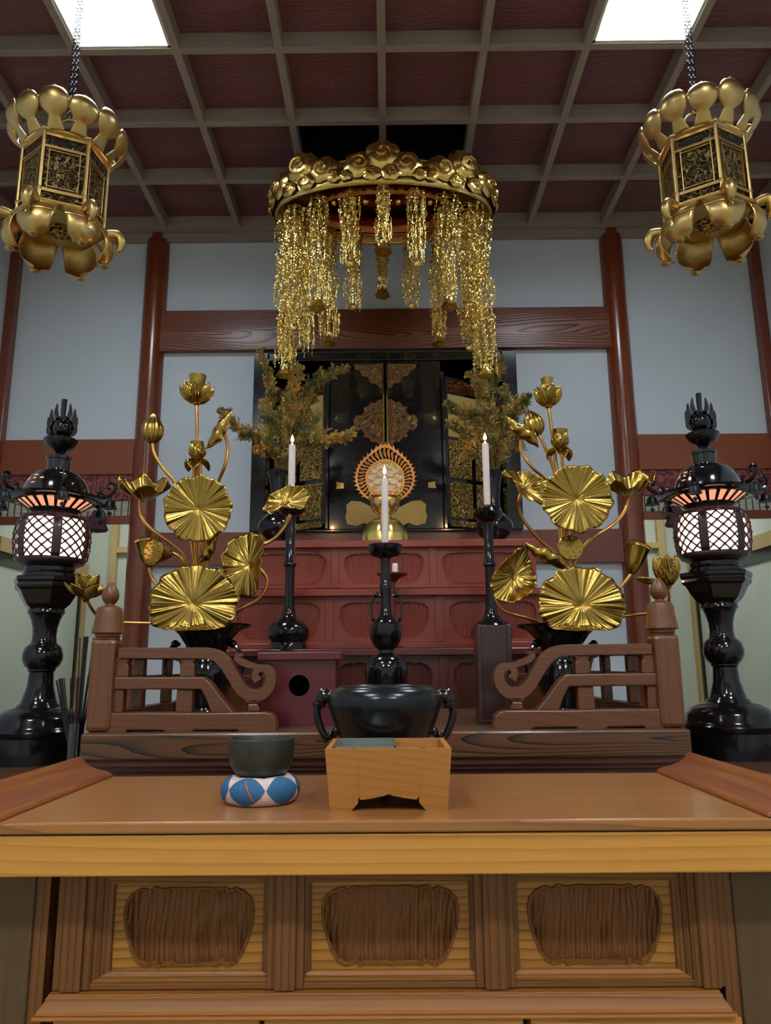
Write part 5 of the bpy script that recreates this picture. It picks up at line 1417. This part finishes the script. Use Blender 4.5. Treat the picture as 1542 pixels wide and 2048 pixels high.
def rosette(g, a, z, r_, hand=1, off=.02, seed=0):
    c = el(a, off, z); t_ = (el(a + .01, 0, 0) - el(a - .01, 0, 0)).normalized(); n_ = Vector((t_.y, -t_.x, 0))
    if n_.dot(el(a)) < 0: n_ = -n_
    M = frame(n_, (0, 0, 1), c)
    nl = 6; ph = seed
    def fn(u, v):
        th_ = 2 * PI * u; R_ = r_ * (1 + .16 * abs(math.sin(nl * th_ / 2 + ph)))
        return M @ Vector((R_ * v * math.cos(th_), R_ * v * math.sin(th_) * .92, r_ * .30 * (1 - v ** 3)))
    g.grid(fn, 42, 8, True, False)
    pts = []
    for i in range(34):
        t2 = i / 33; th_ = hand * (.4 + t2 * 2 * PI * 1.35) + ph; R_ = r_ * (.10 + .62 * t2)
        pts.append(M @ Vector((R_ * math.cos(th_), R_ * math.sin(th_) * .92, r_ * .30 * (1 - (R_ / r_) ** 3) + r_ * .05)))
    g.tube(pts, interp([r_ * .16, r_ * .13, r_ * .07], 34), 6)
for i, (a, z, r_) in enumerate(ros):
    g = G(); rosette(g, a, z, r_, 1 if i % 2 else -1, .028 if r_ > .06 else .036, i * .7)
    g.build('cloud_swirl', M_CANG, va)
# top plate (dark), lower lip, inner drum with slots
g = G().grid(lambda u, v: el(2 * PI * u, -(RX * .999) * (1 - v) if False else 0, .15) * (v if v > 0 else .001) + Vector((0, 0, .15 * (1 - v))), 80, 6, True, False)
g.build('top_plate', M_BRASS, cn, solid=.004)
g = G()
for (o0, o1, z0, z1) in ((.018, -.03, .0, .035),):
    g.grid(lambda u, v: el(2 * PI * u, o0 + (o1 - o0) * v, z0 + (z1 - z0) * math.sin(PI * v / 2)), 120, 6, True, False)
g.build('lower_lip', M_BRASS, cn, solid=.003)
def el2(a, z, k=.68): return Vector((RX * k * math.sin(a), -RY * k * math.cos(a), z))
g = G().grid(lambda u, v: el2(2 * PI * u, .01 + .12 * v), 90, 3, True, False)
M_COPPER = plain('copper_plate', (176, 104, 60), .35, metal=1.0, bump=.15, bscale=18)
g.grid(lambda u, v: el2(2 * PI * u, .125, .68 * v), 90, 3, True, False)
dr_ = g.build('inner_drum', M_COPPER, cn, solid=.003)
g = G()
for i in range(44):
    a = 2 * PI * i / 44; p = el2(a, .03, .688); q_ = el2(a + .055, .03, .688); p3 = el2(a + .055, .04, .688); p4 = el2(a, .04, .688)
    g.add([p, q_, p3, p4], [(0, 1, 2, 3)])
g.build('slots', M_VOID, dr_)['kind'] = 'stuff'
for a in (.7, -.7, PI - .7, PI + .7):
    p = el2(a, .13); G().tube([p, (p.x * .6, p.y * .6, ZC + BH + .5 - ZB)], .004, 6).build('suspension_rod', M_IRON, cn)
# pendants (yoraku)
def tiny_ring(g, c, r_, rnd): g.ring(c, r_, r_ * .28, 7, 4, (rnd.uniform(-1, 1), rnd.uniform(-1, 1), rnd.uniform(-.4, .4)))
def leafplate(g, c, r_, rnd):
    a = rnd.uniform(0, 6.28); d = Vector((math.cos(a), math.sin(a), 0)); n_ = Vector((-d.y, d.x, 0)) * .1 * r_
    c = Vector(c)
    g.add([c + Vector((0, 0, r_)), c + d * r_ * .6 + n_, c - Vector((0, 0, r_ * 1.1)), c - d * r_ * .6 + n_, c + n_ * 3], [(0, 1, 4), (1, 2, 4), (2, 3, 4), (3, 0, 4)])
def strands(L, rad, seed, dense=1.0):
    rnd = random.Random(seed); gc, gf = G(), G()
    z = 0; gc.tube([(0, 0, 0), (0, 0, -L)], .0016, 5)
    while z > -L + .02:
        gc.ball((0, 0, z), .0045, 6, 4); z -= .016
    z = -.02; k = 0
    while z > -L + .05:
        n_ = 7 if k % 2 else 8; ph = rnd.uniform(0, 6.28); rr_ = rad * rnd.uniform(.45, 1.1)
        gf.ball((0, 0, z), .008, 8, 4, .5)
        for i in range(n_):
            a = ph + 2 * PI * i / n_; ca, sa = math.cos(a), math.sin(a)
            pts = spline([(0, 0, z), (rr_ * .5 * ca, rr_ * .5 * sa, z + .010), (rr_ * ca, rr_ * sa, z + .002), (rr_ * 1.05 * ca, rr_ * 1.05 * sa, z - .008)], 2)
            gf.tube(pts, .0011, 4)
            Lf = rnd.uniform(.05, .095); x, y = rr_ * 1.05 * ca, rr_ * 1.05 * sa
            gf.tube([(x, y, z - .008), (x, y, z - .008 - Lf)], .0006, 3, cap=False)
            zz = z - .012
            while zz > z - Lf:
                q = rnd.random()
                if q < .35: tiny_ring(gf, (x + rnd.uniform(-.005, .005), y, zz), .0058, rnd)
                elif q < .62: leafplate(gf, (x, y, zz), .0095, rnd)
                elif q < .8: gf.ball((x, y, zz), .0026, 5, 3)
                else:
                    for w_ in range(3): leafplate(gf, (x + rnd.uniform(-.008, .008), y + rnd.uniform(-.008, .008), zz + rnd.uniform(-.004, .004)), .0065, rnd)
                zz -= rnd.uniform(.009, .015)
            gf.ball((x, y, z - Lf - .01), .0035, 6, 4, 1.3)
        z -= rnd.uniform(.034, .044) / dense; k += 1
    return gc, gf
def bell_mesh(g, z, sc=1.0):
    def lob(a, zz): return 1 + (.09 * math.sin(6 * a) if zz < z - .028 * sc else 0)
    g.lathe([(.030 * sc, z - .042 * sc), (.024 * sc, z - .032 * sc), (.0165 * sc, z - .018 * sc), (.0155 * sc, z - .004 * sc), (.017 * sc, z), (.009 * sc, z + .004 * sc), (1e-5, z + .005 * sc)], 36, lob=lob)
    g.ring((0, 0, z - .02 * sc), .0165 * sc, .0016, 20, 5)
    g.ball((0, 0, z - .038 * sc), .006 * sc, 8, 5)
def ball_mesh(g, z, sc=1.0):
    g.ball((0, 0, z - .016 * sc), .016 * sc, 18, 10); g.ring((0, 0, z - .016 * sc), .0162 * sc, .0014, 20, 5)
# (px, y top, y bottom, depth offset, end, radius)
PD = [
 (767, 392, 500, -.24, 'bell', .024, 'short centre strand ending in a ruffled bell, front of the canopy'),
 (700, 392, 532, -.20, 'ball', .030, 'strand with a polished ball, front, left of the centre bell'),
 (833, 392, 532, -.20, 'ball', .030, 'strand with a polished ball, front, right of the centre bell'),
 (636, 396, 612, -.15, 'bell', .036, 'long strand with a ruffled bell, front left'),
 (896, 396, 610, -.15, 'bell', .036, 'long strand with a ruffled bell, front right'),
 (588, 410, 660, -.08, 'ball', .034, 'very long outer strand with a ball, left side of the canopy'),
 (946, 410, 658, -.08, 'ball', .034, 'very long outer strand with a ball, right side of the canopy'),
 (572, 425, 748, .0, 'bell', .036, 'longest dense strand reaching down to the left evergreens'),
 (966, 425, 748, .0, 'bell', .036, 'longest dense strand reaching down to the right evergreens'),
 (610, 430, 700, .08, 'none', .030, 'long strand of gilt leaves behind the left front bell'),
 (935, 430, 700, .08, 'ball', .030, 'long strand of gilt leaves behind the right front bell'),
 (658, 440, 684, .13, 'bell', .030, 'rear strand with a ruffled bell over the lintel, left'),
 (876, 440, 684, .13, 'bell', .030, 'rear strand with a ruffled bell over the lintel, right'),
 (706, 455, 618, .17, 'ball', .028, 'rear strand with a ball, left of the rear centre bell'),
 (822, 455, 616, .17, 'ball', .028, 'rear strand with a ball, right of the rear centre bell'),
 (765, 462, 588, .20, 'bell', .024, 'rear centre strand with a small bell deep under the canopy'),
]
for i, (px, y0, y1, dy, end, rad, lab) in enumerate(PD):
    Y = YCN + dy; top = P(px, y0, Y); bot = P(px, y1, Y)
    zt = max(top.z, ZB + .02); L = zt - bot.z - (.045 if end == 'bell' else .032 if end == 'ball' else 0)
    x = P(px, (y0 + y1) / 2, Y).x
    t = thing('hanging_pendant', 'gilded ' + lab, 'pendant', (x, Y, zt), 'gilded pendants of the canopy')
    gc, gf = strands(L, rad * 1.55, 100 + i, 1.2 if rad > .03 else 1.1)
    gc.build('chain', M_GOLDB, t)
    gf.build('filigree', M_GOLDB, t)['kind'] = 'stuff'
    if end == 'bell': g = G(); bell_mesh(g, -L, 1.35); g.build('bell', M_GOLDB, t, solid=.001)
    if end == 'ball': g = G(); ball_mesh(g, -L, 1.3); g.build('ball', M_GOLDB, t)
for i, (px, y, lab) in enumerate(((668, 406, 'left of centre'), (731, 404, 'just left of the centre strand'), (796, 404, 'just right of the centre strand'), (860, 405, 'right of centre'), (608, 418, 'at the left curve'), (922, 418, 'at the right curve'))):
    Y = YCN - .22 + abs(px - 767) * .0009
    p = P(px, y, Y); zt = ZB + .03; L = zt - p.z - .013
    t = thing('hanging_ball', 'small gilded ball under the canopy edge, ' + lab, 'pendant', (p.x, Y, zt), 'small balls of the canopy edge')
    G().tube([(0, 0, 0), (0, 0, -L)], .0013, 5).build('wire', M_GOLD, t)
    g = G(); ball_mesh(g, -L, .85); g.build('ball', M_GOLDB, t)
# ================================================================ HANGING HEXAGONAL LANTERNS
YHL = 2.34
def hang_lantern(px, rot, lab, ch_px):
    zb_ = H + 1.525; x = P(px, 370, YHL).x
    rt_ = Vector((x, YHL, zb_)); t = thing('hanging_lantern', lab, 'lantern', rt_, 'gold hanging lanterns')
    R = .140; hb = .258
    def hx(q, r_, z): a = rot + PI / 6 + PI / 3 * q - PI / 2; return Vector((r_ * math.cos(a), r_ * math.sin(a), z))
    z1, z2, z3 = .045, hb * .80, hb
    for q in range(6):
        A0, B0 = hx(q, R, 0), hx(q + 1, R, 0)
        d = (B0 - A0).normalized(); n_ = Vector((d.y, -d.x, 0))
        if n_.dot(A0) < 0: n_ = -n_
        def quad(u0, u1, z0_, z1_, o0, o1):
            L = (B0 - A0)
            a_, b_ = A0 + L * u0, A0 + L * u1
            def w(p, z, o): v_ = p + n_ * o; return (v_.x, v_.y, z)
            return ([w(a_, z0_, o0), w(b_, z0_, o0), w(b_, z0_, o1), w(a_, z0_, o1)], [w(a_, z1_, o0), w(b_, z1_, o0), w(b_, z1_, o1), w(a_, z1_, o1)])
        G().hexa(*quad(.02, .98, 0, hb, -.010, -.006)).build('side_panel', M_CARVL, t, smooth=False)
        g = G()
        for (u0, u1, a_, b_) in ((.03, .97, z1 - .008, z1 + .004), (.03, .97, z2 - .004, z2 + .006), (.03, .97, 0, .008), (.03, .97, z3 - .010, z3), (.14, .165, z1, z2), (.835, .86, z1, z2), (.14, .86, z2 - .014, z2 - .010), (.14, .86, z1 + .010, z1 + .014)):
            g.hexa(*quad(u0, u1, a_, b_, -.007, .002))
        g.build('panel_frame', M_BRASS, t, smooth=False, bevel=.001)
        g = G()
        for (u0, u1) in ((.22, .42), (.47, .62), (.67, .84)):
            p0, p1 = quad(u0, u1, z2 + .016, z3 - .018, -.0055, -.005)
            g.hexa(p0, p1)
        g.build('pierced_frieze', M_VOID, t, smooth=False)
        pa = hx(q, R, 0)
        G().tube([(pa.x, pa.y, -.002), (pa.x, pa.y, hb + .002)], .0065, 8).ball((pa.x, pa.y, z1), .009, 8, 5).build('corner_post', M_BRASS, t)
    # roof plate and collar
    def hexplate(L):
        g = G(); vs = []; fs = []
        for r_, z in L:
            for q in range(6): vs.append(hx(q, r_, z))
        m_ = len(L)
        for i in range(m_ - 1):
            for q in range(6): fs.append((i * 6 + q, i * 6 + (q + 1) % 6, (i + 1) * 6 + (q + 1) % 6, (i + 1) * 6 + q))
        fs.append(tuple(range(5, -1, -1))); fs.append(tuple((m_ - 1) * 6 + q for q in range(6)))
        return g.add(vs, fs)
    hexplate([(R * 1.02, hb - .001), (R * 1.10, hb + .006), (R * 1.10, hb + .012), (R * .9, hb + .02), (R * .5, hb + .05), (R * .12, hb + .075)]).build('roof', M_BRASS, t, smooth=False, bevel=.002)
    # ring of upright scoop petals
    for q in range(12):
        a = rot - PI / 2 + PI / 6 * q + PI / 12
        M = Matrix.Rotation(a, 4, 'Z') @ Matrix.Translation((R * .98, 0, hb + .004))
        L = .135 if q % 2 else .125
        g = G()
        def fn(u, v):
            s_ = u * 2 - 1
            # slim stalk opening into a round scoop whose tip turns in
            w_ = .016 + .035 * math.sin(PI * min(1, max(0, (v - .30) / .70)) ** .9) ** .75 if v < .985 else .006
            if v < .3: w_ = .030 - .012 * (v / .3)
            x_ = .052 * math.sin(v * 1.9) ; z_ = L * v
            lift = -.35 * w_ * (1 - s_ * s_) * (1 if v > .3 else .4)
            return M @ Vector((x_ - lift, s_ * w_, z_))
        g.grid(fn, 11, 18)
        g.ball(M @ Vector((.052 * math.sin(1.9), 0, L + .002)), .004, 6, 4)
        g.build('upright_petal', M_BRASS, t, solid=.0018)
    # flared base with openwork boss
    hexplate([(R * .55, -.030), (R * .98, -.022), (R * 1.16, -.012), (R * 1.2, -.004), (R * 1.04, .002)]).build('base_plate', M_BRASS, t, smooth=False, bevel=.003)
    G().lathe([(1e-5, -.044), (.03, -.043), (.044, -.038), (.046, -.030)], 32).build('openwork_boss', M_CARVG, t)
    for q in range(6):
        a = rot - PI / 2 + PI / 6 + PI / 3 * q
        M = Matrix.Rotation(a, 4, 'Z')
        g = G()
        def fn(u, v):       # broad shell: out over the base edge, then down and in to a small foot
            s_ = u * 2 - 1; th_ = v * PI * .80
            w_ = .066 * (math.sin(PI * min(1, .12 + .80 * v)) ** .55)
            if v > .93: w_ *= .6
            x_ = R * .62 + .092 * math.sin(th_ * .95) ; z_ = -.004 + .018 * math.sin(min(th_ * 2, PI)) - .125 * v ** 1.25
            x_ -= .030 * s_ * s_
            return M @ Vector((x_, s_ * w_, z_))
        g.grid(fn, 13, 18)
        sh = g.build('base_petal', M_BRASS, t, solid=.002)
        pts = [fn(i / 10, .52) + (M.to_3x3() @ Vector((.002, 0, 0))) for i in range(11)]
        G().tube(pts, .003, 6).build('petal_ridge', M_BRASS, sh)
        e_ = M @ Vector((R * .62 + .092 * math.sin(PI * .80 * .95), 0, -.131))
        G().ball(e_, .017, 12, 6, .45).build('petal_foot', M_BRASS, sh)
    for q in range(6):
        p = hx(q, R * 1.2, -.006); d = Vector((p.x, p.y, 0)).normalized()
        pts = spline([p * .92, p + d * .02 + Vector((0, 0, .004)), p + d * .034 + Vector((0, 0, -.022)), p + d * .030 + Vector((0, 0, -.050)), p + d * .018 + Vector((0, 0, -.058))], 5)
        g = G().tube(pts, interp([.016, .019, .018, .011, .004], len(pts)), 10); g.ring(p + d * .022 + Vector((0, 0, -.068)), .006, .0018, 10, 5, (0, 1, 0))
        g.build('curled_corner', M_BRASS, t)
    # bail ring and chain up to the ceiling beam
    zh = hb + .07
    g = G(); g.ring((0, 0, zh + .045), .045, .0035, 30, 6, (0, 1, 0)); g.build('bail', M_BRASS, t)
    top = ZC - zb_; zc = zh + .09; i = 0
    g = G()
    while zc < top + .004:
        for dx in (-.007, .007):
            nrm = (1, 0, 0) if i % 2 else (0, 1, 0)
            s0 = len(g.v); g.ring((0, 0, 0), .0072, .0017, 10, 4, nrm)
            g.xf(Matrix.Translation((dx, 0, zc)) @ Matrix.Diagonal((1, 1, 1.45, 1)), s0)
        zc += .0152; i += 1
    g.build('hanging_chain', M_IRON, t)
hang_lantern(128, math.radians(24), 'gilded hexagonal hanging lantern at the upper left, one face turned straight forward', 155)
hang_lantern(1408, math.radians(27), 'gilded hexagonal hanging lantern at the upper right, turned slightly sideways', 1370)
# ================================================================ INCENSE STICKS beside the left lantern
YN = 2.20
r_ = P(143, 1522, YN); r_.z = ZST
t = thing('glass_jar', 'small clear glass jar holding short incense sticks by the left lantern foot', 'jar', r_)
hj = P(143, 1447, YN).z - ZST; rj = 9.5 * S(143, 1480, YN)
G().lathe([(rj * .95, 0), (rj, .004), (rj, hj), (rj * .86, hj), (rj * .86, .006), (1e-5, .006)], 24).build('jar_body', M_GLASS, t)
r2 = P(154, 1500, YN + .05); r2.z = ZST
hq = P(158, 1440, YN + .05).z - ZST; rq = 11 * S(155, 1480, YN)
t2 = thing('stick_holder', 'slim black cup of long incense sticks behind the glass jar', 'holder', r2)
G().lathe([(rq, 0), (rq, hq), (rq * .84, hq), (rq * .84, .006), (1e-5, .006)], 24).build('cup_body', M_LACQ, t2)
sticks = [(138, 1362), (121, 1362, 1), (126, 1361, 1), (130, 1360, 1), (117, 1368, 1), (148, 1360, 1)]
def stick_(base, topv, r_=.0012, lab='', grp=''):
    r_ *= 1.7
    d = topv - base
    g = G().tube([Vector((0, 0, 0)), d], r_, 6)
    return tag(g.build('incense_stick', M_STICK, origin=None), lab, 'incense', grp), base
for (tx, ty, bx, rr_) in ((113, 1361, 146, .0016), (118, 1358, 144, .0016), (121, 1357, 146, .0016), (124, 1357, 143, .0015), (128, 1356, 147, .0012), (141, 1356, 142, .0009), (148, 1352, 141, .0009)):
    b_ = Vector((r_.x + (P(bx, 1500, YN).x - P(143, 1500, YN).x) * .5, YN + random.uniform(-.003, .003), ZST + .008))
    tp = P(tx, ty, YN + .01)
    o, _ = stick_(b_, tp, rr_, 'thin black incense stick leaning in the glass jar', 'short incense sticks in the jar'); o.location = b_
for (tx, ty, bx, rr_) in ((160, 1275, 153, .0011), (169, 1273, 154, .0018), (173, 1273, 156, .0018), (176, 1273, 157, .0013), (188, 1275, 158, .0014), (186, 1345, 157, .0018), (183, 1360, 156, .0016), (190, 1335, 158, .0014), (178, 1350, 155, .0022)):
    b_ = Vector((P(bx, 1490, YN + .05).x - .0 if False else r2.x + (bx - 155.5) * .0014, YN + .05 + random.uniform(-.004, .004), ZST + .008))
    tp = P(tx, ty, YN + .06)
    o, _ = stick_(b_, tp, rr_, 'long black incense stick standing in the slim black cup', 'long incense sticks in the cup'); o.location = b_
t3 = thing('gas_lighter', 'thin lighter with a dark barrel and red switch standing among the incense sticks', 'lighter', (r_.x + .006, YN + .0, ZST + .008))
a_ = P(156, 1355, YN) - Vector((r_.x + .006, YN, ZST + .008)); c_ = a_ * .44; 
G().tube([(0, 0, 0), c_ * .9], .0028, 8).build('barrel', M_IRON, t3)
G().tube([c_ * .9, c_ * 1.12], .0042, 8).build('switch', M_REDLAC, t3)
G().tube([c_ * 1.12, a_], [.0036, .0052], 8).build('grip', M_MAROON, t3)
